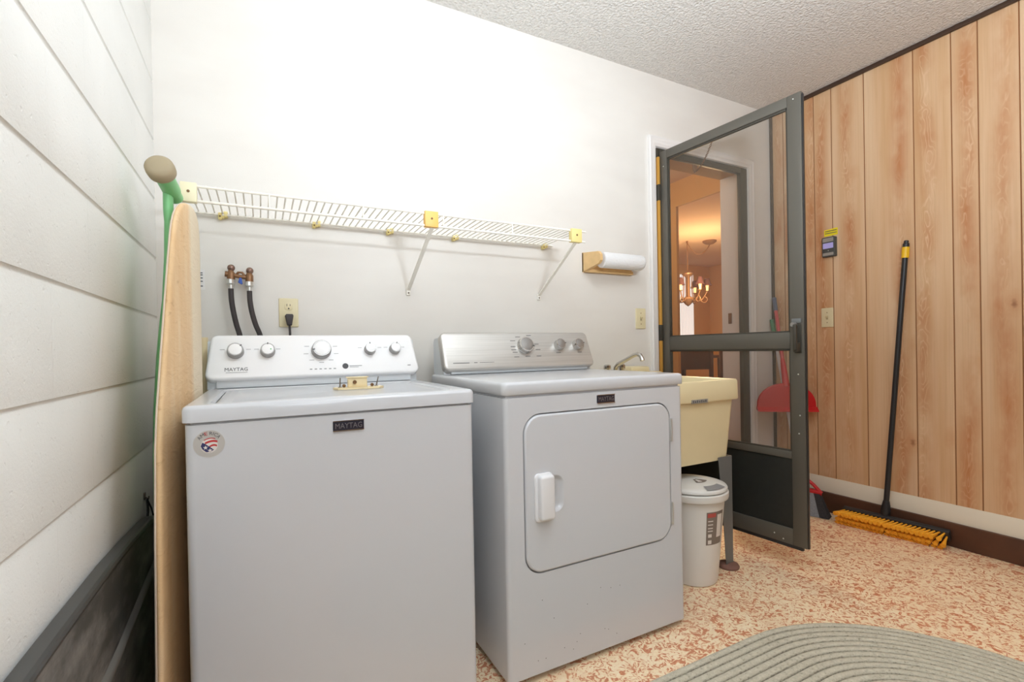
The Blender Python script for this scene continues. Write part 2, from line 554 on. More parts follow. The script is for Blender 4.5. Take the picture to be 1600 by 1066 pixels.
def inset(out, d):
    """move every vertex of a closed outline inward by d (works for convex / rounded outlines, ccw)"""
    if d == 0:
        return list(out)
    n = len(out)
    area = sum(out[i][0] * out[(i + 1) % n][1] - out[(i + 1) % n][0] * out[i][1] for i in range(n))
    sg = 1 if area > 0 else -1
    res = []
    for i in range(n):
        p0, p1, p2 = Vector(out[i - 1]), Vector(out[i]), Vector(out[(i + 1) % n])
        e1, e2 = (p1 - p0), (p2 - p1)
        n1 = Vector((-e1.y, e1.x)).normalized() * sg if e1.length > 1e-9 else Vector((0, 0))
        n2 = Vector((-e2.y, e2.x)).normalized() * sg if e2.length > 1e-9 else n1
        nn = n1 + n2
        if nn.length < 1e-6:
            nn = n1
        nn.normalize()
        c = max(0.4, nn.dot(n1))
        res.append((p1.x + nn.x * d / c, p1.y + nn.y * d / c))
    return res


def rrect(x0, x1, y0, y1, r, n=6, x0t=None, x1t=None):
    """rounded rectangle (optionally trapezoid: top corners x0t,x1t), ccw"""
    x0t = x0 if x0t is None else x0t
    x1t = x1 if x1t is None else x1t
    pts = []
    for (cx, cy, a0) in ((x1 - r, y0 + r, -90), (x1t - r, y1 - r, 0), (x0t + r, y1 - r, 90), (x0 + r, y0 + r, 180)):
        for k in range(n + 1):
            a = R(a0 + 90 * k / n)
            pts.append((cx + r * math.cos(a), cy + r * math.sin(a)))
    return pts


def circ(cx, cy, r, n=32, ry=None):
    ry = r if ry is None else ry
    return [(cx + r * math.cos(2 * PI * k / n), cy + ry * math.sin(2 * PI * k / n)) for k in range(n)]


def holed(bld, out, holes, P, mi=0):
    """flat face with holes. P maps 2-D point to 3-D"""
    polys = [[Vector((p[0], p[1], 0)) for p in out]] + [[Vector((p[0], p[1], 0)) for p in h] for h in holes]
    tris = tessellate_polygon(polys)
    flat = [p for pl in polys for p in pl]
    bld.add([P((p.x, p.y)) for p in flat], [tuple(t) for t in tris], mi)


def tagset(o, label=None, cat=None, group=None, kind=None):
    if label:
        o['label'] = label
    if cat:
        o['category'] = cat
    if group:
        o['group'] = group
    if kind:
        o['kind'] = kind
    return o


def thing(name, label, cat, loc, group=None):
    o = bpy.data.objects.new(name, None)
    o.empty_display_size = 0.05
    o.location = loc
    COL.objects.link(o)
    WORLD[o.name] = Matrix.Translation(Vector(loc))
    tagset(o, label, cat, group)
    return o


def struct(name, bld, m, smooth=40, attr=None, label=None):
    o = bld.build(name, m, None, smooth, attr)
    o['kind'] = 'structure'
    if label:
        o['label'] = label
    return o


def text_mesh(bld, body, org, u, v, width, height=None, depth=0.001, mi=0, arc=None):
    """lettering as solid letters centred on org in plane u,v"""
    cu = bpy.data.curves.new('t', 'FONT')
    cu.body = body
    cu.align_x = 'CENTER'
    cu.align_y = 'CENTER'
    cu.size = 1.0
    cu.extrude = 0.0
    cu.resolution_u = 2
    ob = bpy.data.objects.new('t', cu)
    COL.objects.link(ob)
    dg = bpy.context.evaluated_depsgraph_get()
    me = bpy.data.meshes.new_from_object(ob.evaluated_get(dg))
    xs = [p.co.x for p in me.vertices]
    ys = [p.co.y for p in me.vertices]
    w0, h0 = max(xs) - min(xs), max(ys) - min(ys)
    cx, cy = (max(xs) + min(xs)) / 2, (max(ys) + min(ys)) / 2
    sx = width / w0
    sy = sx if height is None else height / h0
    org, u, v = Vector(org), Vector(u).normalized(), Vector(v).normalized()
    w = u.cross(v)
    vs = []
    for p in me.vertices:
        x, y = (p.co.x - cx) * sx, (p.co.y - cy) * sy
        if arc:
            a = x / arc
            vs.append(org + u * math.sin(a) * (arc + y) + v * (math.cos(a) * (arc + y)) + w * depth)
        else:
            vs.append(org + u * x + v * y + w * depth)
    bld.add(vs, [tuple(f.vertices) for f in me.polygons], mi)
    bpy.data.objects.remove(ob)
    bpy.data.curves.remove(cu)
    bpy.data.meshes.remove(me)


X, Y, Z = Vector((1, 0, 0)), Vector((0, 1, 0)), Vector((0, 0, 1))
FRONT = (X, Z, -Y)          # frame of a face that looks towards -Y

# ================================================================== ROOM SHELL
XR, ZC, YF = 3.338, 2.545, -6.4

# floor (with a lighter worn cast of its own pattern)
struct('floor', B().box(-0.02, XR + 0.1, YF - 0.1, 0.14, -0.1, 0.0), M_floor, 0)
struct('ceiling', B().box(-0.2, XR + 0.2, YF - 0.2, 0.2, ZC, ZC + 0.1), M_ceiling, 0)

# left wall: block courses with tooled bed joints
bl = B()
prof = []
z = 0.0
zs = [0.737 + 0.203 * k for k in range(-3, 10)]
prof.append((0.0, 0.0))
for zj in zs:
    if 0.01 < zj < ZC - 0.01:
        prof += [(0.0, zj - 0.007), (-0.0035, zj - 0.003), (-0.004, zj + 0.001), (-0.002, zj + 0.004), (0.0, zj + 0.0055)]
prof.append((0.0, ZC))
bl.loops([[(x, yy, zz) for x, zz in prof] for yy in (0.0, YF)], False, False, closed=False)
bl.box(-0.15, -0.02, YF, 0.2, 0, ZC)
struct('wall_left', bl, M_block, 50)

# back wall with the doorway
DX0, DX1, DZ1 = 2.306, 3.09, 2.14
bl = B()
bl.box(-0.15, DX0, 0.0, 0.14, 0, ZC)
bl.box(DX1, XR + 0.15, 0.0, 0.14, 0, ZC)
bl.box(DX0, DX1, 0.0, 0.14, DZ1, ZC)
struct('wall_back', bl, M_drywall, 0)
bl = B().box(-0.15, XR + 0.15, YF - 0.12, YF, 0, ZC)
struct('wall_front', bl, mat('tan_front_wall', rgb(150, 124, 98), 0.7), 0)

# right wall: vertical planks with V grooves
GY = [0.0, -0.085, -0.197, -0.28, -0.382, -0.556, -0.786, -0.941, -1.04, -1.181, -1.40, -1.52, -1.72, -1.88, -2.0,
      -2.2, -2.4, -2.62, -2.8, -3.05, -3.2, -3.4, -3.62, -3.8, -4.05, -4.2, -4.4, -4.6, -4.83, -5.0, -5.2, -5.45, -5.6, -5.85, -6.1, -6.25, -6.4]
bl = B()
for i in range(len(GY) - 1):
    a, c = GY[i], GY[i + 1]
    gr = 0.0026
    pf = [(0.004, a), (0.0, a - gr), (0.0, c + gr), (0.004, c)]
    vs, fs = [], []
    for xx, yy in pf:
        vs += [(XR + xx, yy, 0.0), (XR + xx, yy, ZC)]
    for k in range(3):
        bl.add(vs, [(k * 2, k * 2 + 1, k * 2 + 3, k * 2 + 2)], 0 if k == 1 else 1, float((i * 5) % 17) + 0.37)
bl.box(XR + 0.01, XR + 0.12, YF, 0.2, 0, ZC)
wr = struct('wall_right', bl, [M_wood, mat('groove_brown', rgb(160, 110, 70), 0.6)], 30, 'plank')
ca = wr.data.attributes.new('core', 'FLOAT', 'FACE')
cv = []
for f in wr.data.polygons:
    gi = next((i for i in range(len(GY) - 1) if GY[i] + 1e-4 >= f.center.y >= GY[i + 1] - 1e-4), 0)
    wd_ = GY[gi] - GY[gi + 1]
    cv.append((GY[gi] + GY[gi + 1]) / 2 + wd_ * 0.22 * math.sin(gi * 2.3))
ca.data.foreach_set('value', cv)

struct('trim_1', B().box(XR - 0.018, XR, YF, 0.0, ZC - 0.022, ZC, 0.003), M_trimdark, 40, label='dark brown strip where the wood wall meets the ceiling')
struct('trim_2', B().box(XR - 0.016, XR, -0.016, 0.0, 0.12, ZC - 0.022, 0.003), M_trimdark, 40, label='dark brown corner strip between white wall and wood wall')
bl = B()
pf = [(0.0, 0.118), (0.014, 0.118), (0.014, 0.176), (0.011, 0.182), (0.011, 0.188), (0.007, 0.196), (0.005, 0.204), (0.0, 0.204)]
bl.loops([[(XR - x, yy, zz) for x, zz in pf] for yy in (YF, -0.016)])
struct('baseboard_right', bl, M_base, 30)
struct('trim_3', B().box(XR - 0.03, XR, YF, 0.0, 0.0, 0.118, 0.004), M_curb, 40, label='brown painted curb under the cream baseboard')

# door casing (moulded) around the doorway
bl = B()
def casing_profile(d):
    return [(0.0, 0.0), (0.0, 0.016), (0.010, 0.020), (0.020, 0.016), (0.034, 0.016), (0.042, 0.012), (0.052, 0.010), (0.056, 0.0)]
cp = casing_profile(0)
CW = 0.056
# mitred run: up the left jamb, over, down the right jamb (outer edge first)
path = [((DX0, 0.12), (-1, 0)), ((DX0, DZ1), (-1, 1)), ((DX1, DZ1), (1, 1)), ((DX1, 0.12), (1, 0))]
loops = []
for (px_, pz_), (ax, az) in path:
    loops.append([(px_ + ax * (CW - o), -h, pz_ + az * (CW - o)) for o, h in cp])
bl.loops(loops)
struct('trim_4', bl, M_trimwhite, 25, label='white moulded casing around the doorway')

# jamb lining and the dark aluminium frame the screen door closes against
bl = B()
bl.box(DX1 - 0.012, DX1, 0.0, 0.19, 0.12, DZ1)
bl.box(DX0, DX0 + 0.012, 0.0, 0.19, 0.12, DZ1)
dr = B.build(bl, 'door_1', M_trimwhite, None, 0)
dr['kind'] = 'structure'
dr['label'] = 'doorway lining with dark aluminium frame'
WORLD['door_1'] = Matrix.Identity(4)
B().box(DX0 + 0.012, DX1 - 0.012, 0.022, 0.19, DZ1 - 0.012, DZ1).build('head_lining', M_ochre, dr, 0)  # ochre colour paints in the warm kitchen light on this underside
bl = B()
bl.box(DX1 - 0.066, DX1 - 0.004, -0.006, 0.022, 0.12, DZ1 - 0.004, 0.003)
bl.box(DX0 + 0.004, DX0 + 0.03, -0.004, 0.022, 0.12, DZ1 - 0.004, 0.002)
bl.box(DX0 + 0.03, DX1 - 0.066, -0.006, 0.022, DZ1 - 0.040, DZ1 - 0.004, 0.003)
bl.build('door_frame', M_aludark, dr)['label'] = 'dark aluminium frame'
bl = B().box(DX0 + 0.003, DX0 + 0.016, -0.022, -0.004, 0.12, DZ1 - 0.06, 0.002)
bl.build('weather_strip', M_brassstrip, dr)['label'] = 'brass coloured strip at the hinge side'
bl = B()
for zc_ in (1.88, 1.09, 0.35):
    bl.box(DX0 + 0.001, DX0 + 0.019, -0.025, -0.003, zc_ - 0.045, zc_ + 0.045, 0.002)
bl.build('hinge', M_aludark, dr)
bl = B().box(DX1 - 0.016, DX1 - 0.0115, 0.115, 0.14, 1.155, 1.225, 0.001)
bl.build('strike_plate', M_iron, dr)['label'] = 'small bronze strike plate in the jamb'

# ================================================================== ROOMS BEYOND
Z2, KX, KH = 0.12, 3.8, 2.325
struct('floor_2', B().box(1.5, 8.0, 0.14, 5.2, 0.0, Z2).box(DX0, DX1, 0.0, 0.14, 0.0, Z2).box(KX, 8.0, -0.6, 0.14, 0.0, Z2), M_floor2, 0)
bl = B().box(1.5, KX, 0.14, 5.2, 2.56, 2.66)
struct('ceiling_2', bl, M_ceil2, 0)
struct('ceiling_3', B().box(KX + 0.03, 8.0, -0.6, 5.2, 2.45, 2.66), M_ceil2, 0)
bl = B()
bl.box(KX, KX + 0.03, 1.262, 5.2, Z2, 2.56)
bl.box(KX, KX + 0.03, 0.14, 1.262, KH, 2.56)
bl.box(KX, KX + 0.03, -0.6, 0.14, Z2, 2.56)
struct('wall_kitchen', bl, M_ochre, 0, label='ochre wall with a wide opening beyond the doorway')
bl = B()
bl.box(1.3, 1.5, 0.14, 5.2, 0, 2.66)
bl.box(1.5, KX, 5.1, 5.2, 0, 2.66)
struct('wall_kitchen_left', bl, M_ochre, 0)
FX, FY = 7.62, 4.10
bl = B().box(KX, FX + 0.1, FY, FY + 0.1, Z2, 2.45)
struct('wall_dining_back', bl, M_tan, 0)
bl = B().box(FX, FX + 0.1, -0.6, FY + 0.1, Z2, 2.45)
struct('wall_dining_right', bl, M_tan, 0)
struct('wall_dining_front', B().box(KX, FX + 0.1, -0.7, -0.6, Z2, 2.45), M_tan, 0)


# window with a sheer curtain in the dining room
wn = B()
wn.box(6.74, 7.16, FY - 0.03, FY, 1.0, 2.22, 0.006)
win = wn.build('window_1', M_trimwhite, None, 40)
win['kind'] = 'structure'
win['label'] = 'bright dining room window behind a sheer white curtain'
bl = B()
lp = []
for k in range(25):
    xx = 6.80 + 0.325 * k / 24
    yy = FY - 0.07 + 0.012 * math.sin(k * 2.1)
    lp.append((xx, yy))
bl.loops([[(x, y, zz) for x, y in lp] for zz in (0.95, 2.26)], False, False, closed=False)
bl.loops([[(x, y + 0.003, zz) for x, y in lp] for zz in (0.95, 2.26)], False, False, closed=False)
cu = bl.build('curtain', M_curtain)
tagset(cu, 'sheer white curtain over the bright window in the far room', 'curtain')

# chandelier
HK = Vector((5.525, 2.702, 2.45))
ch = thing('chandelier', 'bronze swag chandelier with maroon shades lit in the far dining room', 'chandelier', HK)
CN = Vector((5.80, 2.562, 2.45))
bl = B().lathe([(0.02, 0.0), (0.092, 0.0), (0.09, -0.02), (0.055, -0.045), (0.015, -0.055), (0.0, -0.056)], CN, (0, 0, 1), 28)
bl.build('canopy', M_iron, ch)
bl = B()
pts = []
for k in range(25):
    t = k / 24
    p = HK.lerp(CN + Vector((0, 0, -0.055)), t)
    p.z = 2.43 * (1 - t) + 2.395 * t - 0.58 * t * (1 - t) + 0.0
    pts.append(p)
bl.tube(pts, 0.0065, 6)
bl.tube([HK, HK + Vector((0, 0, -0.43))], 0.0065, 6)
bl.tube([HK + Vector((0, 0, 0.0)), HK + Vector((0, 0, -0.03))], 0.012, 8)
bl.build('chain', M_iron, ch)
CB = Vector((HK.x, HK.y, 0))
bl = B()
bl.lathe([(0.002, 2.03), (0.05, 2.02), (0.078, 2.005), (0.074, 1.99), (0.05, 1.975), (0.030, 1.95), (0.028, 1.70), (0.04, 1.68), (0.088, 1.67), (0.094, 1.655), (0.07, 1.62), (0.035, 1.58), (0.004, 1.555)], CB, (0, 0, 1), 24)
for k in range(4):
    a = PI / 4 + k * PI / 2
    d = Vector((math.cos(a), math.sin(a), 0))
    bl.tube([CB + d * 0.058 + Z * 2.0, CB + d * 0.05 + Z * 1.85, CB + d * 0.06 + Z * 1.68], 0.007, 6)
bl.build('stem', M_iron, ch)
for k in range(6):
    a = R(20) + k * PI / 3
    d = Vector((math.cos(a), math.sin(a), 0))
    bl = B()
    pts = []
    for t in range(15):
        u_ = t / 14
        rr = 0.06 + 0.19 * u_
        zz = 1.68 - 0.075 * math.sin(u_ * PI * 1.0) + 0.07 * u_ * u_
        pts.append(CB + d * rr + Z * zz)
    bl.tube(pts, 0.008, 7)
    pts = [CB + d * (0.21 + 0.04 * math.cos(q)) + Z * (1.64 + 0.04 * math.sin(q)) for q in [R(90) - t * R(30) for t in range(11)]]
    bl.tube(pts, 0.006, 6)
    bl.lathe([(0.0, 1.745), (0.03, 1.75), (0.028, 1.758), (0.0, 1.758)], CB + d * 0.25, (0, 0, 1), 14)
    arm = bl.build('arm', M_iron, ch)
    bl = B().lathe([(0.014, 1.757), (0.016, 1.80), (0.020, 1.83), (0.008, 1.86), (0.0, 1.861)], CB + d * 0.25, (0, 0, 1), 12)
    bl.build('candle_bulb', M_candle, arm)
    bl = B()
    pr = [(0.062, 1.825), (0.052, 1.85), (0.040, 1.885), (0.030, 1.925), (0.028, 1.925), (0.038, 1.885), (0.050, 1.85), (0.060, 1.825)]
    o3 = CB + d * 0.25
    bl.loops([[o3 + Vector((math.cos(q) * r_, math.sin(q) * r_, zz)) for q in [2 * PI * i / 18 for i in range(18)]] for r_, zz in pr], False, False)
    bl.build('lamp_shade', M_shade, arm)
lamp('chandelier_light', 'POINT', (HK.x - 0.3, HK.y - 0.5, 1.75), 80, (1.0, 0.66, 0.34), 0.2)

# dining table and chairs (dark)
tb = thing('dining_table', 'dark walnut dining table under the chandelier in the far room', 'table', (5.85, 3.15, Z2))
B().box(5.36, 6.40, 2.72, 3.62, 0.83, 0.87, 0.01).build('tabletop', M_darkwood, tb)
for xx in (5.45, 6.30):
    for yy in (2.82, 3.52):
        B().tube([(xx, yy, Z2), (xx, yy, 0.83)], [0.03, 0.045], 12).build('leg', M_darkwood, tb)


def chair(label, c, ang, wide):
    t = thing('dining_chair', label, 'chair', (c[0], c[1], Z2), 'dark dining chairs in the far room')
    m = Matrix.Translation(Vector((c[0], c[1], Z2))) @ Matrix.Rotation(ang, 4, 'Z')
    hw = wide / 2

    def bx(name, *a, bev=0.006):
        bb = B().box(*a, bev, mtx=m)
        bb.build(name, M_darkwood, t)
    bx('seat', -hw, hw, -0.22, 0.22, 0.42, 0.47, bev=0.012)
    bx('backrest', -hw + 0.03, hw - 0.03, -0.235, -0.21, 0.60, 0.85)
    for sx in (-1, 1):
        bx('back_post', sx * (hw - 0.02) - 0.022, sx * (hw - 0.02) + 0.022, -0.245, -0.20, 0.0, 0.86)
        bx('leg', sx * (hw - 0.03) - 0.02, sx * (hw - 0.03) + 0.02, 0.17, 0.21, 0.0, 0.42)
    bx('seat_rail', -hw + 0.03, hw - 0.03, -0.235, -0.21, 0.30, 0.36)


chair('wide dark brown dining chair back seen below the screen door rail', (5.12, 2.36), R(-28), 0.46)
chair('narrow dark brown dining chair at the right edge of the doorway', (5.59, 2.13), R(-28), 0.40)

# ================================================================== WASHER
GP = 'white laundry machines side by side'


def appliance_dial(parent, org, u, v, w, x, y, r, depth, cap_mat, ring_mat, notch):
    c = Vector(org) + Vector(u) * x + Vector(v) * y
    bl = B().lathe([(r * 1.04, 0.0), (r * 1.04, 0.003), (r, 0.005), (r * 0.97, depth - 0.003), (r * 0.90, depth), (r * 0.80, depth), (r * 0.78, depth - 0.0015)], c, w, 36)
    d = bl.build('dial', ring_mat, parent, 35)
    bl = B().lathe([(r * 0.79, depth - 0.004), (r * 0.78, depth + 0.0005), (r * 0.5, depth + 0.0016), (0.0, depth + 0.002)], c, w, 32)
    bl.build('dial_cap', cap_mat, d, 35)
    dirv = (Vector(u) * math.cos(notch) + Vector(v) * math.sin(notch))
    p = c + Vector(w) * (depth + 0.0015)
    B().cyl(p + dirv * r * 0.72, p + dirv * r * 0.98, 0.0016, n=6).build('pointer', M_darkmark, d)
    return d


def console(parent, xl, xr, flare, yb, zb, yt, zt, yback, fascia_mat, body_mat, bev):
    """tilted fascia plate with rounded corners on a console body. returns plane frame"""
    xc = (xl + xr) / 2
    org = Vector((xc, yb, zb))
    v = Vector((0, yt - yb, zt - zb))
    hgt = v.length
    v.normalize()
    u = X.copy()
    w = u.cross(v)
    hw = (xr - xl) / 2
    out = rrect(-hw, hw, 0, hgt, 0.022, 7, -hw + flare, hw - flare)
    f = B().prism(out, org, u, v, w, 0.034, bev, seg=4).build('console_fascia', fascia_mat, parent, 35)
    # body behind: lofted along X from YZ section
    off = -w * 0.03
    b0, t0 = org + off, org + v * (hgt - 0.012) + off
    zlid = parent['lid_z']
    sec = [(b0.y + 0.004, zlid), (b0.y + 0.004, zb - 0.004), (b0.y + 0.002, zb + 0.012), (t0.y, t0.z), (yback - 0.01, t0.z - 0.004), (yback, t0.z - 0.02), (yback, zlid)]
    bl = B()
    wi = hw - 0.004
    bl.loops([[(xc - wi, y, z) for y, z in sec], [(xc + wi, y, z) for y, z in sec]])
    bl.build('console_body', body_mat, parent, 35)
    # recessed base strip between fascia and lid
    B().box(xc - hw + 0.03, xc + hw - 0.03, b0.y - 0.012, b0.y + 0.02, zlid + 0.003, zb + 0.006, 0.003).build('console_base', M_console_side, parent)
    return org, u, v, w, hgt


WY = -0.763
wa = thing('washing_machine', 'white top-load washing machine left of the dryer, cream bracket on its lid', 'washing machine', (0.505, -0.41, 0.0), GP)
wa['lid_z'] = 0.8995
bl = B()
bl.loops([[(x, y, zz) for x, y in rrect(0.160, 0.849, WY + 0.004, -0.075, 0.018, 5)] for zz in (0.025, 0.858)])
bl.loops([[(x, y, zz) for x, y in rrect(0.168, 0.841, WY + 0.012, -0.083, 0.016, 5)] for zz in (0.858, 0.8655)], False, False)
bl.build('cabinet', M_white, wa, 35)
for xx in (0.21, 0.80):
    for yy in (-0.70, -0.14):
        B().cyl((xx, yy, 0.0), (xx, yy, 0.03), 0.022, n=14).build('foot', M_rubber, wa)
# top with sunken lid
Zt = 0.9015
bl = B()
outs = [(0.0, 0.864), (0.0, Zt - 0.010), (0.0025, Zt - 0.004), (0.008, Zt - 0.0005), (0.012, Zt)]
base = rrect(0.1545, 0.854, WY, -0.085, 0.02, 6)
lps = [[(x, y, zz) for x, y in inset(base, i)] for i, zz in outs]
lid_o = rrect(0.205, 0.804, WY + 0.030, -0.235, 0.045, 6)
lps.append([(x, y, Zt) for x, y in lid_o])
lps.append([(x, y, Zt - 0.007) for x, y in inset(lid_o, 0.006)])
bl.loops(lps, True, False)
bl.build('top_cover', M_white, wa, 40)
bl = B()
lo = inset(lid_o, 0.009)
bl.loops([[(x, y, zz) for x, y in inset(lo, i)] for i, zz in ((0, Zt - 0.02), (0, Zt - 0.006), (0.003, Zt - 0.0025), (0.02, Zt - 0.0015), (0.034, Zt - 0.004))])
bl.build('lid', M_white, wa, 50)
org, u, v, w, hg = console(wa, 0.152, 0.856, 0.014, -0.215, 0.932, -0.160, 1.080, -0.06, M_console_white, M_console_side, 0.010)
for x, r, nt_ in ((0.238, 0.0245, R(40)), (0.334, 0.0225, R(90)), (0.505, 0.0325, R(190)), (0.676, 0.0205, R(100)), (0.769, 0.0205, R(75))):
    appliance_dial(wa, org, u, v, w, x - org.x, 0.096, r, 0.026, M_console_white, M_dialgrey, nt_)
bl = B()
text_mesh(bl, 'MAYTAG', org + u * (0.240 - org.x) + v * 0.034, u, v, 0.066, 0.012, 0.0008)
bl.build('lettering', M_darkmark, wa, 0)
pl = lambda x, y: org + u * (x - org.x) + v * y + w * 0.0007
def dash(bld, x0, x1, y, h):
    B().add([pl(x0, y - h), pl(x1, y - h), pl(x1, y + h), pl(x0, y + h)], [(0, 1, 2, 3)]).build('printed_mark', M_mark if bld is wa else M_darkmark, bld, 0)
for k in range(6):
    x = 0.468 + k * 0.0158
    dash(wa, x - 0.004, x + 0.004, 0.026, 0.0017)
for k in range(7):
    a = R(-205 + k * 38)
    x, y = 0.505 + 0.052 * math.cos(a), 0.094 + 0.044 * math.sin(a)
    dash(wa, x - 0.008, x + 0.008, y, 0.0008)
for x in (0.20, 0.276, 0.30, 0.366, 0.64, 0.712, 0.735, 0.80):
    dash(wa, x - 0.007, x + 0.007, 0.104, 0.0008)
dash(wa, 0.210, 0.272, 0.023, 0.0008)
dash(wa, 0.598, 0.642, 0.034, 0.0012)
dash(wa, 0.598, 0.63, 0.029, 0.0008)
dash(wa, 0.812, 0.824, 0.030, 0.0018)
B().lathe([(0.0105, 0.0), (0.0105, 0.0008), (0.0, 0.0009)], org + u * (0.584 - org.x) + v * 0.034, w, 24).build('round_emblem', M_darkmark, wa)
c = org + u * (0.334 + 0.009 - org.x) + v * 0.094 + w * 0.0285
B().ball(c, 0.0022, 8).build('indicator_light', mat('green_dot', rgb(96, 190, 110), 0.4), wa)
# badge
def badge(parent, x0, x1, z0, z1, yf):
    bd = B().prism(rrect(x0, x1, z0, z1, 0.002, 3), (0, yf - 0.003, 0), X, Z, -Y, 0.006, 0.0012).build('badge', M_badge, parent)
    bl = B()
    text_mesh(bl, 'MAYTAG', ((x0 + x1) / 2, yf - 0.0032, (z0 + z1) / 2), X, Z, (x1 - x0) * 0.86, (z1 - z0) * 0.56, 0.0006)
    bl.build('badge_lettering', M_badgetxt, bd, 0)
    bl = B()
    for zz in (z0 - 0.001, z1 - 0.001):
        bl.box(x0, x1, yf - 0.0042, yf - 0.001, zz, zz + 0.002)
    bl.build('badge_edge', M_chrome, bd, 0)
badge(wa, 0.469, 0.544, 0.8175, 0.8415, WY + 0.004)
# round flag sticker
SC = Vector((0.2065, WY + 0.0035, 0.8145))
st = B().prism(circ(0, 0, 0.0305, 48), SC, X, Z, -Y, 0.0006, 0).build('round_sticker', M_sticker, wa, 0)
st['label'] = 'round silver sticker with a waving flag'
bl = B()
text_mesh(bl, 'AM   RICA', SC + Vector((0, -0.0003, 0)), X, Z, 0.050, 0.0075, 0.0004, arc=0.0235)
bl.build('sticker_lettering', M_darkmark, st, 0)
bl = B()
text_mesh(bl, 'E', SC + Vector((0, -0.0003, 0)) , Vector((math.cos(R(14)), 0, math.sin(R(14)))), Vector((-math.sin(R(14)), 0, math.cos(R(14)))), 0.0055, 0.0075, 0.0004, arc=0.0235)
bl.build('sticker_red_letter', M_flagred, st, 0)
def patch(pts, m, name, h):
    B().add([SC + Vector((x, -0.0004 - h, z)) for x, z in pts], [tuple(range(len(pts)))]).build(name, m, st, 0)
def wave(x0, x1, zt, zb, n=10):
    tp = [(x0 + (x1 - x0) * k / n, zt + 0.004 * math.sin(2.6 * k / n)) for k in range(n + 1)]
    bt = [(x0 + (x1 - x0) * k / n, zb + 0.004 * math.sin(2.6 * k / n)) for k in range(n, -1, -1)]
    return tp + bt
patch(circ(0.0, -0.004, 0.0165, 32), M_lab3, 'flag_white', 0.0)
patch(wave(-0.010, 0.012, 0.0095, 0.0075), M_flagred, 'flag_stripe', 0.0002)
patch(wave(-0.008, 0.016, 0.004, -0.0005), M_flagred, 'flag_stripe', 0.0002)
patch(wave(-0.001, 0.015, -0.0055, -0.0095), M_flagred, 'flag_stripe', 0.0002)
patch([(-0.013, 0.004), (-0.007, 0.000), (0.0, -0.006), (0.009, -0.014), (0.002, -0.0185), (-0.006, -0.018), (-0.013, -0.011), (-0.016, -0.004)], M_navy, 'flag_canton', 0.0003)
star = []
for k in range(10):
    a = PI / 2 + k * PI / 5
    r_ = 0.0052 if k % 2 == 0 else 0.0022
    star.append((-0.007 + r_ * math.cos(a), -0.008 + r_ * math.sin(a)))
patch(star, M_lab3, 'flag_star', 0.0004)
star = [(x + 0.0085, z - 0.007) for x, z in star]
patch(star, M_lab3, 'flag_star', 0.0004)

# ================================================================== DRYER
DYF = -0.766
dy = thing('clothes_dryer', 'white clothes dryer with a front door and grey steel console', 'dryer', (1.3075, -0.42, 0.0), GP)
dy['lid_z'] = 0.9145
bl = B()
DL, DR_ = 0.944, 1.6665
cab = rrect(DL, DR_, DYF, -0.10, 0.014, 5)
bl.loops([[(x, y, zz) for x, y in cab] for zz in (0.022, 0.030)], True, False)
# side/back walls as a shell; the front is a plate with a door opening
n_ = len(cab)
shell0, shell1 = [(x, y, 0.03) for x, y in cab], [(x, y, 0.868) for x, y in cab]
vs = shell0 + shell1
fs = []
for i in range(n_):
    j = (i + 1) % n_
    if abs(cab[i][1] - DYF) < 1e-4 and abs(cab[j][1] - DYF) < 1e-4 and abs(cab[i][0] - cab[j][0]) > 0.1:
        continue
    fs.append((i, j, n_ + j, n_ + i))
bl.add(vs, fs)
bl.loops([[(x, y, zz) for x, y in inset(cab, 0.008)] for zz in (0.868, 0.878)], False, False)
bl.add([(x, y, 0.868) for x, y in cab], [tuple(range(n_))])
DO = rrect(1.0045, 1.6055, 0.3265, 0.8165, 0.062, 10)
holed(bl, [(DL + 0.014, 0.03), (DR_ - 0.014, 0.03), (DR_ - 0.014, 0.868), (DL + 0.014, 0.868)], [DO], lambda p: (p[0], DYF, p[1]))
bl.loops([[(x, yy, z) for x, z in DO] for yy in (DYF, DYF + 0.02)], False, True)
bl.build('cabinet', M_white, dy, 35)
for xx in (1.0, 1.61):
    for yy in (-0.70, -0.16):
        B().cyl((xx, yy, 0.0), (xx, yy, 0.03), 0.02, n=14).build('foot', M_rubber, dy)
bl = B()
Zt = 0.9155
base = rrect(0.939, 1.676, DYF - 0.003, -0.095, 0.018, 6)
bl.loops([[(x, y, zz) for x, y in inset(base, i)] for i, zz in ((0.002, 0.8765), (0.0, 0.879), (0.0, Zt - 0.010), (0.0025, Zt - 0.004), (0.008, Zt - 0.0008), (0.013, Zt))])
bl.build('top_cover', M_white, dy, 45)
org, u, v, w, hg = console(dy, 0.948, 1.671, 0.002, -0.250, 0.934, -0.185, 1.088, -0.10, M_steel, M_console_side, 0.008)
for x, r, nt_ in ((1.326, 0.036, R(-20)), (1.500, 0.025, R(5)), (1.600, 0.025, R(5))):
    appliance_dial(dy, org, u, v, w, x - org.x, 0.100, r, 0.026, M_dialgrey, M_chrome, nt_)
bl = B()
pl = lambda x, y: org + u * (x - org.x) + v * y + w * 0.0007
dash(dy, 0.985, 1.055, 0.030, 0.0013)
dash(dy, 1.075, 1.09, 0.030, 0.0013)
dash(dy, 1.10, 1.165, 0.030, 0.0007)
for x, y in ((1.30, 0.143), (1.356, 0.150), (1.272, 0.125), (1.268, 0.098), (1.268, 0.083), (1.272, 0.072), (1.275, 0.050), (1.33, 0.052), (1.385, 0.052), (1.388, 0.082), (1.385, 0.108), (1.49, 0.066), (1.605, 0.066)):
    dash(dy, x - 0.012, x + 0.012, y, 0.0012)
badge(dy, 1.2825, 1.355, 0.832, 0.8585, DYF)
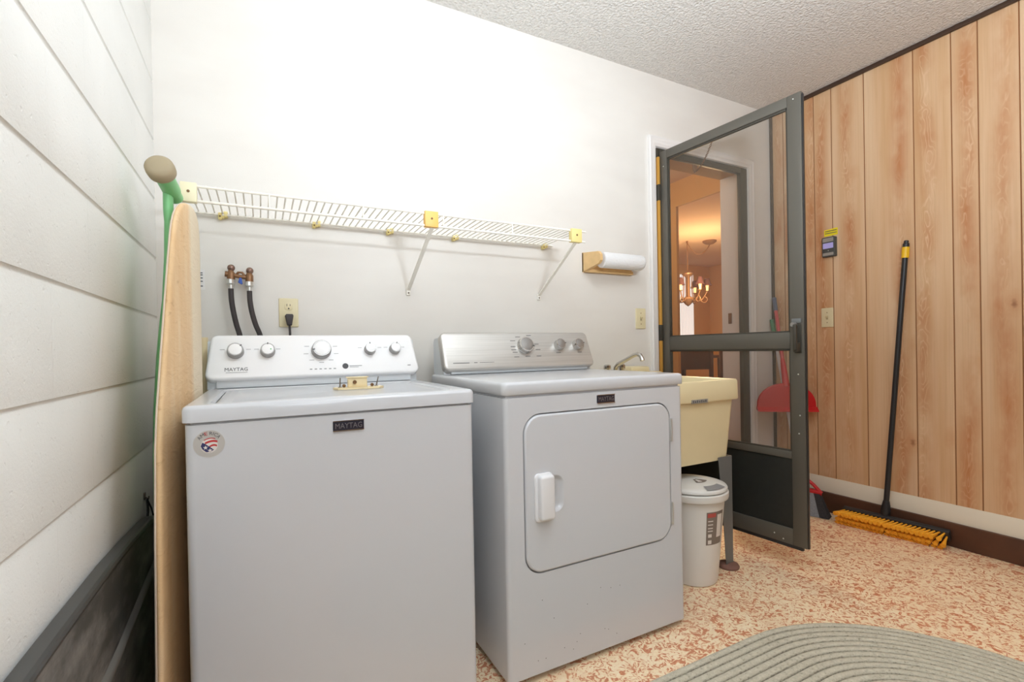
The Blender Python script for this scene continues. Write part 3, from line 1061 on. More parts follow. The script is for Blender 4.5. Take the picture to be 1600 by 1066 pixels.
# door
bl = B()
dor = rrect(1.0085, 1.6015, 0.3305, 0.8125, 0.058, 10)
yd = DYF - 0.004
outs = [(0.0, DYF + 0.012), (0.0, yd + 0.006), (0.001, yd + 0.003), (0.003, yd + 0.0012), (0.006, yd)]
bl.loops([[(x, yy, z) for x, z in inset(dor, i)] for i, yy in outs], True, False)
rec = rrect(1.040, 1.146, 0.506, 0.622, 0.030, 7)
inner = inset(dor, 0.006)
holed(bl, inner, [rec], lambda p: (p[0], yd, p[1]))
bl.loops([[(x, yd + d_, z) for x, z in inset(rec, i)] for i, d_ in ((0, 0), (0.003, 0.001), (0.008, 0.006), (0.018, 0.011))], False, True)
door = bl.build('door', M_white, dy, 40)
hb = B()
hb.prism(rrect(1.038, 1.103, 0.486, 0.634, 0.014, 5), (0, yd - 0.006, 0), X, Z, -Y, 0.006, 0.003)
hb.prism(rrect(1.048, 1.099, 0.494, 0.630, 0.010, 5), (0, yd - 0.026, 0), X, Z, -Y, 0.022, 0.008)
hd = hb.build('handle', M_white_plastic, door, 35)
for z0, z1 in ((0.676, 0.755), (0.380, 0.457)):
    hb = B().box(1.600, 1.609, DYF - 0.008, DYF + 0.006, z0, z1, 0.002)
    hb.cyl((1.6045, DYF - 0.008, z0), (1.6045, DYF - 0.008, z1), 0.0035, n=10)
    hb.build('hinge', M_coupling, dy)
rnd = random.Random(4)
bl = B()
for k in range(16):
    x, zz = rnd.uniform(0.97, 1.4), rnd.uniform(0.04, 0.26)
    B().add([(x + 0.0016 * math.cos(a), DYF - 0.0004, zz + 0.0016 * math.sin(a)) for a in [R(60 * q) for q in range(6)]], [tuple(range(6))]).build('paint_chip', M_darkmark, dy, 0)

# ------------------------------------------------------------------ bracket lying on the washer lid
BZ = 0.8980
br = thing('shelf_bracket', 'cream metal bracket with loose screws lying on the washer lid', 'bracket', (0.585, -0.45, BZ))
rz = Matrix.Translation(Vector((0.585, -0.45, BZ))) @ Matrix.Rotation(R(-4), 4, 'Z')
out = [(-0.075, 0.0), (-0.062, -0.028), (0.062, -0.028), (0.078, -0.004), (0.070, 0.022), (-0.066, 0.022)]
bl = B()
bl.loops([[rz @ Vector((x, y, zz)) for x, y in out] for zz in (0.0, 0.006)])
bl.build('base_plate', M_cream, br, 30)
bl = B().box(-0.032, 0.026, -0.016, 0.014, 0.006, 0.036, 0.002, mtx=rz)
bl.box(-0.036, 0.030, -0.020, 0.016, 0.035, 0.038, 0.001, mtx=rz)
bl.build('block', M_cream, br, 30)
bl = B().cyl(rz @ Vector((-0.012, -0.0165, 0.022)), rz @ Vector((-0.012, -0.021, 0.022)), 0.006, n=16)
bl.build('bolt_head', M_rust, br)
for x, y, tilt in ((-0.055, 0.0, 0.05), (0.056, 0.004, 0.25)):
    p = rz @ Vector((x, y, 0.006))
    q = p + Vector((0.03 * math.sin(tilt), 0, 0.03))
    bl = B().tube([p, q], [0.0022, 0.0016], 8)
    bl.lathe([(0.006, 0.0), (0.005, 0.002), (0.0, 0.0022)], p, Z, 12)
    bl.build('screw', M_tile, br)
for x, y in ((-0.043, -0.006), (0.042, -0.006)):
    p = rz @ Vector((x, y, 0.011))
    bl = B().ball(p, 0.0055, 10)
    bl.cyl(p, p + Vector((0.002, 0.010, 0.002)), 0.002, n=8)
    bl.build('loose_screw', M_rust, br)

# ================================================================== WIRE SHELF
sh = thing('wire_shelf', 'long white wire shelf on the wall above the washer and dryer', 'shelf', (0.85, -0.02, 1.52))
SX0, SX1, SYF, SZ, SZL = 0.115, 1.585, -0.312, 1.521, 1.476
bl = B()
bl.tube([(SX0, -0.016, 1.516), (1.60, -0.016, 1.520)], 0.0042, 8)
bl.tube([(SX0, SYF, SZ), (SX1, SYF, SZ)], 0.0042, 8)
bl.tube([(SX0, SYF - 0.002, SZL), (SX1 - 0.006, SYF - 0.002, SZL)], 0.0042, 8)
bl.tube([(SX0, -0.16, SZ - 0.006), (SX1, -0.16, SZ - 0.006)], 0.003, 8)
k = 0
x = SX0 + 0.012
while x < SX1 - 0.02:
    bl.tube([(x, -0.010, SZ + 0.001), (x, SYF, SZ + 0.004)], 0.0025, 6)
    if k % 12 == 9:
        bl.tube([(x, SYF - 0.003, SZ + 0.002), (x, SYF - 0.003, SZL)], 0.0026, 6)
    x += 0.0243
    k += 1
bl.build('wire_deck', M_wire, sh)
for (x0, x1, m, lab) in ((0.110, 0.152, M_plate2, None), (0.855, 0.906, M_orange, 'aged orange end clip'), (1.503, 1.556, M_yclip, 'yellowed end clip')):
    bl = B().box(x0, x1, SYF - 0.014, SYF + 0.010, SZL - 0.006, SZ + 0.007, 0.002)
    p = bl.build('joint_clip', m, sh)
    if lab:
        p['label'] = lab
    bl = B().lathe([(0.004, 0.0), (0.004, 0.0015), (0.0, 0.002)], ((x0 + x1) / 2, SYF - 0.014, (SZ + SZL) / 2 + 0.002), -Y, 12)
    bl.build('screw', M_rust, p)
for xx in (0.20, 0.514, 0.80, 1.091, 1.557):
    bl = B()
    bl.box(xx - 0.014, xx - 0.002, -0.022, 0.0, 1.500, 1.524, 0.003)
    bl.box(xx + 0.003, xx + 0.016, -0.020, 0.0, 1.508, 1.530, 0.003)
    bl.box(xx - 0.004, xx + 0.006, -0.018, 0.0, 1.505, 1.518, 0.002)
    p = bl.build('wall_clip', M_yclip, sh)
    B().ball((xx - 0.008, -0.022, 1.510), 0.003, 8).build('screw', M_rust, p)
for xt, xb in ((0.886, 0.876), (1.532, 1.524)):
    a, c = Vector((xt, SYF + 0.002, SZL - 0.004)), Vector((xb, -0.010, 1.275))
    bl = B()
    ax = (c - a).normalized()
    sd = X.copy()
    nm = ax.cross(sd).normalized()
    lp = [(-0.007, -0.003), (0.007, -0.003), (0.007, 0.003), (-0.007, 0.003)]
    bl.loops([[q + sd * p_[0] + nm * p_[1] for p_ in lp] for q in (a, c)])
    st_ = bl.build('support_brace', M_wire, sh, 30)
    bl = B().box(xb - 0.009, xb + 0.009, -0.010, 0.0, 1.252, 1.282, 0.003)
    ft = bl.build('brace_foot', M_wire, st_)
    B().ball((xb, -0.010, 1.262), 0.0035, 8).build('screw', M_tile, st_)

# ================================================================== IRONING BOARD
ib = thing('ironing_board', 'ironing board with tan cover and green legs standing left of the washer', 'ironing board', (0.12, -0.42, 0.0))
P0, PD = Vector((0.117, -0.70, 0)), Vector((0.035, 0.44, 0)).normalized()
PN = Vector((PD.y, -PD.x, 0))       # faces +X
ctrl = [(-0.03, 0.05), (-0.050, 0.09), (-0.053, 0.305), (-0.040, 0.60), (-0.024, 0.81), (-0.006, 0.893), (0.032, 1.008), (0.078, 1.146), (0.118, 1.262), (0.146, 1.335), (0.160, 1.362),
        (0.180, 1.386), (0.203, 1.406), (0.236, 1.425), (0.277, 1.438), (0.325, 1.448), (0.370, 1.450), (0.402, 1.444), (0.427, 1.427), (0.440, 1.398), (0.446, 1.36), (0.444, 1.12), (0.440, 0.6), (0.438, 0.25), (0.43, 0.09), (0.40, 0.05)]
# resample outline smoothly and wobble the cloth hem slightly
outl = []
for i in range(len(ctrl)):
    p0_, p1_ = Vector(ctrl[i]), Vector(ctrl[(i + 1) % len(ctrl)])
    m_ = max(1, int((p1_ - p0_).length / 0.04))
    for q in range(m_):
        outl.append(tuple(p0_.lerp(p1_, q / m_)))
outl = outl[::-1]
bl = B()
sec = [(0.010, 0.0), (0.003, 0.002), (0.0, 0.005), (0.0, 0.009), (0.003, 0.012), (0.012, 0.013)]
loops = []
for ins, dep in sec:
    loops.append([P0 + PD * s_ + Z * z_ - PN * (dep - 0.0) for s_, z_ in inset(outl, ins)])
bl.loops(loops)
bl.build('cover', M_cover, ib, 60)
bl = B()
hem = [P0 + PD * s_ + Z * z_ - PN * 0.013 for s_, z_ in inset(outl, 0.006)]
bl.tube(hem, 0.0035, 6, closed=True)
bl.build('cover_hem', mat('cover_hem_cloth', rgb(226, 208, 192), 0.85), ib)
# foot bar with beige cap
T0, T1 = Vector((0.088, -0.50, 1.505)), Vector((0.104, -0.362, 1.466))
ax = (T1 - T0).normalized()
bl = B().cyl(T0 + ax * 0.02, T0 + ax * 0.105, 0.0225, n=24)
bl.cyl(T0 + ax * 0.105, T0 + ax * 0.112, 0.0215, n=24)
bl.cyl(T0 + ax * 0.112, T1, 0.0195, n=24)
bar = bl.build('foot_bar', M_green, ib)
bl = B().lathe([(0.0, -0.012), (0.020, -0.012), (0.028, -0.009), (0.033, -0.002), (0.034, 0.010), (0.033, 0.024), (0.030, 0.028)], T0, ax, 32)
bl.build('rubber_cap', M_cap, bar)
LG = [(0.092, -0.40, 1.475), (0.092, -0.40, 1.42), (0.094, -0.40, 1.385), (0.092, -0.40, 1.292), (0.085, -0.40, 1.167), (0.076, -0.40, 1.087), (0.069, -0.40, 1.007), (0.060, -0.40, 0.865), (0.056, -0.40, 0.723), (0.058, -0.40, 0.40), (0.060, -0.40, 0.10)]
bl = B()
loops = []
for p in LG:
    p = Vector(p)
    loops.append([p + Vector((math.cos(a) * 0.0125, math.sin(a) * 0.020, 0)) for a in [2 * PI * q / 14 for q in range(14)]])
bl.loops(loops)
bl.build('leg', M_green, ib)
bl = B().tube([(0.082, -0.30, 1.40), (0.08, -0.30, 0.9), (0.07, -0.30, 0.10)], 0.011, 12)
bl.build('leg', M_green, ib)
B().cyl((0.064, -0.43, 0.09), (0.068, -0.27, 0.09), 0.012, n=12).build('cross_bar', M_green, ib)

# ================================================================== DARK PANEL against the block wall
dp = thing('dark_panel', 'scuffed dark grey panel with raised rim leaning against the block wall', 'panel', (0.045, -1.1, 0.0))
bl = B()
ys = [-2.1, -1.4, -1.07, -0.757, -0.60, -0.469, -0.36, -0.30, -0.285]
tops = [0.588, 0.588, 0.588, 0.583, 0.575, 0.565, 0.556, 0.545, 0.52]
bl.loops([[(0.030, y, t - 0.004), (0.012, y, t - 0.004), (0.012, y, 0.002), (0.030, y, 0.002)] for y, t in zip(ys, tops)])
bl.build('sheet', M_scuff, dp, 30)
bl = B()
bl.loops([[(0.006, y, t + 0.003), (0.028, y, t + 0.003), (0.033, y, t), (0.035, y, t - 0.006), (0.033, y, t - 0.013), (0.030, y, t - 0.015), (0.024, y, t - 0.006), (0.006, y, t - 0.003)] for y, t in zip(ys, tops)])
bl.build('rim', mat('dark_rim', rgb(70, 70, 68), 0.38), dp, 30)['label'] = 'smooth dark rim along the top'
bl = B()
lp = []
for y, zz in ((-2.1, 0.33), (-1.0, 0.368), (-0.72, 0.382), (-0.56, 0.397), (-0.42, 0.410), (-0.30, 0.418)):
    lp.append([(0.029, y, zz + 0.014), (0.036, y, zz + 0.009), (0.040, y, zz), (0.036, y, zz - 0.014), (0.029, y, zz - 0.022)])
bl.loops(lp)
bl.build('rib', mat('panel_rib', rgb(112, 110, 106), 0.4), dp, 40)['label'] = 'lighter grey rib along the middle'

# strap on a small wall hook behind the panel
sp = thing('hanging_strap', 'black strap hanging from a small wall hook above the dark panel', 'strap', (0.006, -0.28, 0.59))
bl = B()
pts = [(0.008, -0.274 - 0.03 * math.sin(t * PI) * (1 if t < 0.5 else 1), 0.59 - 0.17 * t) for t in [q / 10 for q in range(11)]]
def ribbon(bld, pts, wdt, th=0.003):
    lp = []
    for p in pts:
        p = Vector(p)
        lp.append([p + Vector((th, 0, 0)), p + Vector((th, wdt, 0)), p + Vector((0, wdt, 0)), p])
    bld.loops(lp)
ribbon(bl, [(0.006, -0.285, 0.592), (0.010, -0.300, 0.56), (0.010, -0.318, 0.52), (0.008, -0.325, 0.45)], 0.020)
ribbon(bl, [(0.006, -0.278, 0.592), (0.013, -0.262, 0.56), (0.016, -0.25, 0.53), (0.010, -0.27, 0.49), (0.008, -0.28, 0.45)], 0.006)
bl.build('strap', mat('black_webbing', rgb(34, 33, 34), 0.8), sp, 30)
bl = B().box(0.0, 0.004, -0.281, -0.268, 0.592, 0.612, 0.001)
bl.tube([(0.003, -0.275, 0.598), (0.012, -0.275, 0.592), (0.012, -0.275, 0.600)], 0.002, 6)
bl.build('wall_hook', M_tile, sp)

# ================================================================== WATER VALVE, HOSES, OUTLET
vl = thing('water_valve', 'brass twin washer valve with two ball handles on the back wall', 'valve', (0.25, -0.04, 1.29))
bl = B()
VY = -0.05
for xx, zz in ((0.2235, 1.298), (0.281, 1.292)):
    bl.lathe([(0.013, -0.022), (0.013, 0.006), (0.010, 0.010), (0.008, 0.016)], (xx, VY, zz), Z, 18)
    bl.cyl((xx, VY, zz - 0.004), (xx, 0.0, zz - 0.004), 0.009, n=14)
bl.tube([(0.205, VY, 1.300), (0.215, VY, 1.299)], 0.010, 12)
bl.tube([(0.2235, VY, 1.298), (0.252, VY, 1.292), (0.281, VY, 1.289)], 0.0075, 12)
bl.tube([(0.238, VY + 0.006, 1.296), (0.246, VY + 0.006, 1.308), (0.258, VY + 0.006, 1.308), (0.268, VY + 0.006, 1.294)], 0.0045, 8)
bl.build('valve_body', M_brass, vl)
for xx, zz in ((0.2245, 1.322), (0.2825, 1.315)):
    B().ball((xx, VY, zz), 0.0125, 18).build('ball_handle', M_bronzeball, vl)
for xx, zz in ((0.2225, 1.276), (0.2805, 1.270)):
    bl = B().lathe([(0.0125, 0.006), (0.0145, 0.004), (0.0145, -0.010), (0.011, -0.013), (0.008, -0.014), (0.0075, -0.034), (0.006, -0.034)], (xx, VY, zz), Z, 12)
    bl.build('hose_coupling', M_coupling, vl, 30)
bl = B()
out = [(-0.003, 0.0), (0.004, 0.0), (0.007, -0.022), (0.003, -0.024), (-0.0075, -0.017)]
bl.prism(out, (0.2525, VY - 0.006, 1.288), X, Z, -Y, 0.006, 0.001)
bl.build('blue_lever', M_blue, vl)
for (lab, pts) in (('black rubber water hose under the left ball handle', [(0.2225, VY, 1.248), (0.2235, VY, 1.21), (0.228, VY + 0.002, 1.17), (0.237, VY + 0.006, 1.12), (0.247, VY + 0.012, 1.08), (0.26, -0.03, 1.0), (0.27, -0.028, 0.85)]),
                   ('black rubber water hose under the right ball handle', [(0.2805, VY, 1.242), (0.2815, VY, 1.205), (0.287, VY + 0.002, 1.165), (0.298, VY + 0.006, 1.12), (0.312, VY + 0.012, 1.08), (0.33, -0.03, 1.0), (0.34, -0.028, 0.85)])):
    # smooth through the points
    P = [Vector(p) for p in pts]
    sm = []
    for i in range(len(P) - 1):
        a, b_, c_, d_ = P[max(i - 1, 0)], P[i], P[i + 1], P[min(i + 2, len(P) - 1)]
        for q in range(5):
            t = q / 5
            sm.append(0.5 * ((2 * b_) + (c_ - a) * t + (2 * a - 5 * b_ + 4 * c_ - d_) * t * t + (3 * b_ - a - 3 * c_ + d_) * t ** 3))
    sm.append(P[-1])
    o = B().tube(sm, 0.0088, 14).build('water_hose', M_rubber)
    tagset(o, lab, 'hose', 'washer water hoses')

ol = thing('wall_outlet', 'ivory power outlet on the back wall above the washer', 'outlet', (0.41, 0, 1.17))
pl_ = B().prism(rrect(0.376, 0.444, 1.114, 1.224, 0.004, 3), (0, -0.006, 0), X, Z, -Y, 0.006, 0.003).build('cover_plate', M_plate, ol)
for zz in (1.193, 1.147):
    rc = B().prism(rrect(0.396, 0.424, zz - 0.015, zz + 0.015, 0.010, 5), (0, -0.0075, 0), X, Z, -Y, 0.003, 0.001).build('socket', M_plate, ol)
    bl = B()
    for xx, hh_ in ((0.404, 0.0045), (0.415, 0.0035)):
        bl.box(xx - 0.001, xx + 0.001, -0.0079, -0.007, zz + 0.002 - hh_ + 0.003, zz + 0.002 + hh_ + 0.003)
    bl.prism(circ(0.410, zz - 0.008, 0.0028, 12), (0, -0.0079, 0), X, Z, -Y, 0.0009)
    bl.build('socket_slots', M_gap, rc, 0)
pc = thing('power_cord', 'black power cord plugged into the outlet above the washer', 'cord', (0.412, -0.03, 1.15))
out = [(-0.008, -0.022), (0.008, -0.022), (0.014, 0.014), (0.011, 0.020), (-0.011, 0.020), (-0.015, 0.014)]
B().prism(out, (0.411, -0.040, 1.142), X, Z, -Y, 0.032, 0.003).build('plug', M_rubber, pc)
B().tube([(0.411, -0.026, 1.124), (0.412, -0.026, 1.09), (0.413, -0.026, 1.03), (0.414, -0.026, 0.85)], 0.0042, 10).build('cable', M_rubber, pc)

# tag and drain pipe partly hidden behind the ironing board
o = B().prism(rrect(0.112, 0.140, 1.246, 1.318, 0.002, 2), (0, -0.002, 0), X, Z, -Y, 0.002)
bx_ = thing('wall_card', 'small white card on the back wall right of the ironing board', 'card', (0.126, 0, 1.28))
o.build('card', M_trimwhite, bx_, 0)
for zz in (1.306, 1.299, 1.288, 1.276, 1.259):
    B().box(0.124, 0.134, -0.0026, -0.002, zz - 0.0018, zz + 0.0018).build('printed_mark', M_darkmark, bx_, 0)
o = B().cyl((0.131, -0.026, 0.0), (0.131, -0.026, 1.075), 0.017, n=18).build('drain_pipe', M_cream)
tagset(o, 'cream drain pipe standing behind the washer beside the ironing board', 'pipe')

# ================================================================== PAPER TOWEL HOLDER + ROLL
ph = thing('paper_towel_holder', 'pale wooden paper towel holder on the wall right of the shelf', 'paper towel holder', (1.95, 0, 1.45))
B().box(1.790, 2.112, -0.012, 0.0, 1.404, 1.504, 0.002).build('back_board', M_towelwood, ph)
B().box(1.796, 2.108, -0.030, -0.012, 1.402, 1.420, 0.004).build('lower_rail', M_towelwood, ph)
for x0, x1, zs_ in ((1.790, 1.806, 1.0),):
    out = [(0.0, 1.454 - 0.050 * zs_), (-0.135, 1.454 - 0.026 * zs_), (-0.150, 1.454 - 0.012 * zs_), (-0.150, 1.454 + 0.016 * zs_), (-0.135, 1.454 + 0.034 * zs_), (0.0, 1.454 + 0.050 * zs_)]
    bl = B()
    bl.loops([[(xx, y, zz) for y, zz in out] for xx in (x0, x1)])
    bl.build('side_arm', M_towelwood, ph, 30)
B().cyl((1.800, -0.095, 1.455), (2.108, -0.095, 1.455), 0.009, n=14).build('dowel', M_towelwood, ph)
bl = B().hollow([(0.012, 0.0), (0.036, 0.0), (0.0395, 0.003), (0.040, 0.02), (0.040, 0.255), (0.037, 0.265), (0.030, 0.272), (0.012, 0.272), (0.012, 0.0)], (1.838, -0.095, 1.455), X, 36)
o = bl.build('paper_towel_roll', M_paper)
tagset(o, 'white paper towel roll on the wooden wall holder', 'paper towel roll')

# ================================================================== SWITCHES
def switch_plate(label, o_, u_, w_, wd, ht):
    t = thing('light_switch', label, 'light switch', o_)
    o_, u_, w_ = Vector(o_), Vector(u_), Vector(w_)
    p = B().prism(rrect(-wd / 2, wd / 2, -ht / 2, ht / 2, 0.004, 3), o_ + w_ * 0.006, u_, Z, w_, 0.006, 0.003).build('cover_plate', M_plate, t)
    B().prism(rrect(-0.006, 0.006, -0.012, 0.012, 0.001, 2), o_ + w_ * 0.0066, u_, Z, w_, 0.002).build('toggle_slot', mat('ivory_shade', rgb(176, 160, 122), 0.5), t)
    bl = B()
    a = o_ + w_ * 0.006
    bl.loops([[a + u_ * x_ + Z * (z_ + 0.004) for x_, z_ in ((-0.0045, -0.007), (0.0045, -0.007), (0.0045, 0.007), (-0.0045, 0.007))],
              [a + u_ * x_ + Z * (z_ + 0.011) + w_ * 0.012 for x_, z_ in ((-0.0035, -0.0035), (0.0035, -0.0035), (0.0035, 0.0035), (-0.0035, 0.0035))]])
    bl.build('toggle', M_plate, t, 20)
    for zz in (-0.030, 0.030):
        B().lathe([(0.003, 0.0), (0.0026, 0.001), (0.0, 0.0012)], o_ + w_ * 0.006 + Z * zz, w_, 10).build('screw', M_brass, t)
    return t


switch_plate('ivory light switch on the white wall left of the doorway', (2.178, 0, 1.169), X, -Y, 0.070, 0.113)
switch_plate('ivory light switch on the wood wall below the display', (XR, -0.346, 1.168), -Y, -X, 0.068, 0.116)

# ================================================================== SINK
sk = thing('utility_sink', 'almond plastic utility sink between the dryer and the doorway', 'sink', (1.96, -0.29, 0.0))
SXa, SXb, SYa, SYb, SZt = 1.692, 2.236, -0.572, -0.012, 0.860
bl = B()
loops = []
def rl(ix, iyf, iyb, zz, r=0.02):
    return [(x, y, zz) for x, y in rrect(SXa + ix, SXb - ix, SYa + iyf, SYb - iyb, r, 5)]
loops.append(rl(0.034, 0.034, 0.02, 0.495, 0.03))
loops.append(rl(0.022, 0.012, 0.0, 0.772))
loops.append(rl(0.003, -0.001, 0.0, 0.770))
loops.append(rl(0.0, -0.003, 0.0, 0.776))
loops.append(rl(0.0, 0.0, 0.0, 0.852))
loops.append(rl(0.004, 0.004, 0.004, SZt))
loops.append(rl(0.030, 0.030, 0.120, SZt - 0.002))
loops.append(rl(0.036, 0.036, 0.126, SZt - 0.010))
loops.append(rl(0.060, 0.060, 0.150, 0.525, 0.04))
bl.loops(loops, True, True)
bl.build('tub', M_sink, sk, 35)
bl = B().box(SXa + 0.004, SXb - 0.012, -0.115, SYb - 0.001, SZt - 0.006, SZt + 0.020, 0.008)
bl.box(2.02, 2.15, -0.10, SYb - 0.001, SZt + 0.012, SZt + 0.050, 0.012)
bl.build('back_ledge', M_sink, sk, 40)
p = B().box(1.927, 2.026, SYa - 0.0045, SYa - 0.001, 0.7665, 0.7835, 0.0008).build('name_plate', M_metergrey, sk, 0)
bl = B()
for q in range(7):
    xx = 1.937 + q * 0.0125
    bl.box(xx - 0.0035, xx + 0.0035, SYa - 0.0051, SYa - 0.0044, 0.770, 0.780 - (q % 2) * 0.002)
bl.build('plate_marks', M_darkmark, p, 0)
def sink_leg(x0, y0, sx, sy):
    bl = B()
    lp = []
    for zz, wd in ((0.51, 0.088), (0.30, 0.066), (0.02, 0.046)):
        t = 0.003
        o0 = Vector((x0, y0, zz))
        pts = [(0, 0), (-sx * wd, 0), (-sx * wd, sy * t), (-sx * t, sy * t), (-sx * t, sy * wd * 0.6), (0, sy * wd * 0.6)]
        lp.append([o0 + Vector((a, c_, 0)) for a, c_ in pts])
    bl.loops(lp)
    l_ = bl.build('leg', M_legs, sk, 20)
    bl = B().lathe([(0.045, 0.0), (0.047, 0.008), (0.042, 0.016), (0.018, 0.024), (0.0, 0.024)], (x0 - sx * 0.018, y0 + sy * 0.012, 0.0), Z, 24)
    bl.build('leg_foot', M_foot, l_)
sink_leg(2.208, -0.548, 1, 1)
sink_leg(1.722, -0.548, -1, 1)
sink_leg(2.208, -0.04, 1, -1)
sink_leg(1.722, -0.04, -1, -1)

fc = thing('sink_faucet', 'chrome two-handle faucet on the back of the utility sink', 'faucet', (1.93, -0.075, 0.88))
FZ = SZt + 0.0205
B().box(1.86, 1.995, -0.100, -0.050, FZ, FZ + 0.008, 0.003).build('base_plate', M_chrome, fc)
for xx in (1.882, 1.977):
    bl = B()
    prof = [(0.016, 0.008), (0.017, 0.014), (0.019, 0.024), (0.018, 0.040), (0.012, 0.045), (0.0, 0.046)]
    bl.lathe(prof, (xx, -0.075, FZ), Z, 10)
    bl.build('faucet_handle', M_chrome, fc, 15)
B().tube([(1.930, -0.080, FZ), (1.930, -0.084, FZ + 0.030), (1.931, -0.100, FZ + 0.045), (1.936, -0.150, FZ + 0.066), (1.940, -0.205, FZ + 0.090), (1.942, -0.232, FZ + 0.097), (1.944, -0.250, FZ + 0.092), (1.945, -0.260, FZ + 0.076), (1.945, -0.263, FZ + 0.066)],
         [0.014, 0.012, 0.011, 0.0105, 0.010, 0.010, 0.010, 0.0105, 0.0115], 16).build('spout', M_chrome, fc)

# ================================================================== TRASH CAN
tc_ = thing('trash_can', 'tall light grey plastic trash can under the utility sink', 'trash can', (1.975, -0.525, 0.0))
BC = Vector((1.975, -0.525, 0))
bl = B().lathe([(0.0, 0.0), (0.092, 0.0), (0.099, 0.006), (0.102, 0.02), (0.118, 0.20), (0.132, 0.36), (0.138, 0.362), (0.147, 0.366), (0.149, 0.372), (0.149, 0.392), (0.146, 0.396), (0.130, 0.396)], BC, Z, 48)
bl.build('can_body', M_bin, tc_, 30)
bl = B()
lp = []
tilt = 0.10     # lid slopes up towards the wall
for r_, h_ in ((0.140, 0.399), (0.1445, 0.402), (0.1445, 0.410), (0.141, 0.415), (0.120, 0.421), (0.085, 0.427), (0.04, 0.431), (0.004, 0.432)):
    ring = []
    for q in range(48):
        a = 2 * PI * q / 48
        x, y = r_ * math.cos(a), r_ * math.sin(a)
        ring.append(BC + Vector((x, y, h_ + (0.0 if r_ > 0.139 else max(0.0, (y + 0.10)) * tilt * 0.0))))
    lp.append(ring)
bl.loops(lp)
bl.build('can_lid', M_bin, tc_, 40)


def on_lid(a, r_):
    # lid surface height at radius r_
    tab = [(0.1445, 0.410), (0.141, 0.415), (0.120, 0.421), (0.085, 0.427), (0.04, 0.431), (0.0, 0.432)]
    for (r0, h0), (r1, h1) in zip(tab, tab[1:]):
        if r1 <= r_ <= r0:
            h_ = h0 + (h1 - h0) * (r0 - r_) / (r0 - r1)
            break
    y = r_ * math.sin(a)
    return BC + Vector((r_ * math.cos(a), y, h_ + max(0.0, (y + 0.10)) * tilt * 0.0 + 0.0015))


def lid_patch(name, m, a0, a1, r0, r1, parent, na=10, nr=4, lift=0.0):
    bl = B()
    vs, fs = [], []
    for i in range(nr + 1):
        for j in range(na + 1):
            p = on_lid(R(a0 + (a1 - a0) * j / na), r0 + (r1 - r0) * i / nr)
            vs.append(p + Z * lift)
    for i in range(nr):
        for j in range(na):
            k_ = i * (na + 1) + j
            fs.append((k_, k_ + 1, k_ + na + 2, k_ + na + 1))
    bl.add(vs, fs)
    return bl.build(name, m, parent, 60)


lid_patch('push_button', M_bingrey, -112, -66, 0.104, 0.1385, tc_, lift=0.002)['label'] = 'grey push button on the lid'
lid_patch('lid_label', M_lab, -120, -50, 0.015, 0.062, tc_)
lid_patch('lid_label_print', M_lab3, -108, -84, 0.024, 0.054, tc_, lift=0.0006)


def side_patch(name, m, a0, a1, z0, z1, lift):
    vs, fs = [], []
    for zz in (z0, z1):
        r_ = 0.102 + (zz - 0.02) * (0.118 - 0.102) / 0.18 if zz < 0.2 else 0.118 + (zz - 0.2) * (0.132 - 0.118) / 0.16
        for j in range(9):
            a = R(a0 + (a1 - a0) * j / 8)
            vs.append(BC + Vector(((r_ + lift) * math.cos(a), (r_ + lift) * math.sin(a), zz)))
    for j in range(8):
        fs.append((j, j + 1, 9 + j + 1, 9 + j))
    return B().add(vs, fs).build(name, m, tc_, 60)


A0, A1 = -112, -70
side_patch('side_label', M_lab, A0, A1, 0.185, 0.325, 0.0008)['label'] = 'brown printed product label'
side_patch('label_print', M_lab2, A0 + 2, A0 + 20, 0.303, 0.320, 0.0014)
side_patch('label_print', M_lab3, A0 + 24, A1 - 4, 0.215, 0.312, 0.0014)
for zz in (0.285, 0.270, 0.255, 0.243):
    side_patch('label_print', M_lab3, A0 + 3, A0 + 14, zz, zz + 0.004, 0.0014)
side_patch('label_print', M_lab3, A0 + 4, A0 + 12, 0.218, 0.232, 0.0014)
side_patch('label_print', M_lab3, A0 + 4, A0 + 12, 0.190, 0.206, 0.0014)

# ================================================================== SCREEN DOOR
HG = Vector((2.325, -0.012, 0))
DU = Vector((0.075, -0.758, 0)).normalized()
DW = Vector((-DU.y, DU.x, 0)) * -1      # placeholder, corrected below
DW = DU.cross(Z)                          # towards the camera side (-X)
sd_ = thing('screen_door', 'dark bronze aluminium screen door standing open over the sink', 'screen door', HG + Z * 0.12)
DT = 0.026


def dbox(bld, u0, u1, z0, z1, w0=0.0, w1=-DT, bev=0.003):
    m = Matrix(((DU.x, DW.x, 0, HG.x), (DU.y, DW.y, 0, HG.y), (0, 0, 1, 0), (0, 0, 0, 1)))
    bld.box(u0, u1, min(w0, w1), max(w0, w1), z0, z1, bev, mtx=m)
    return bld


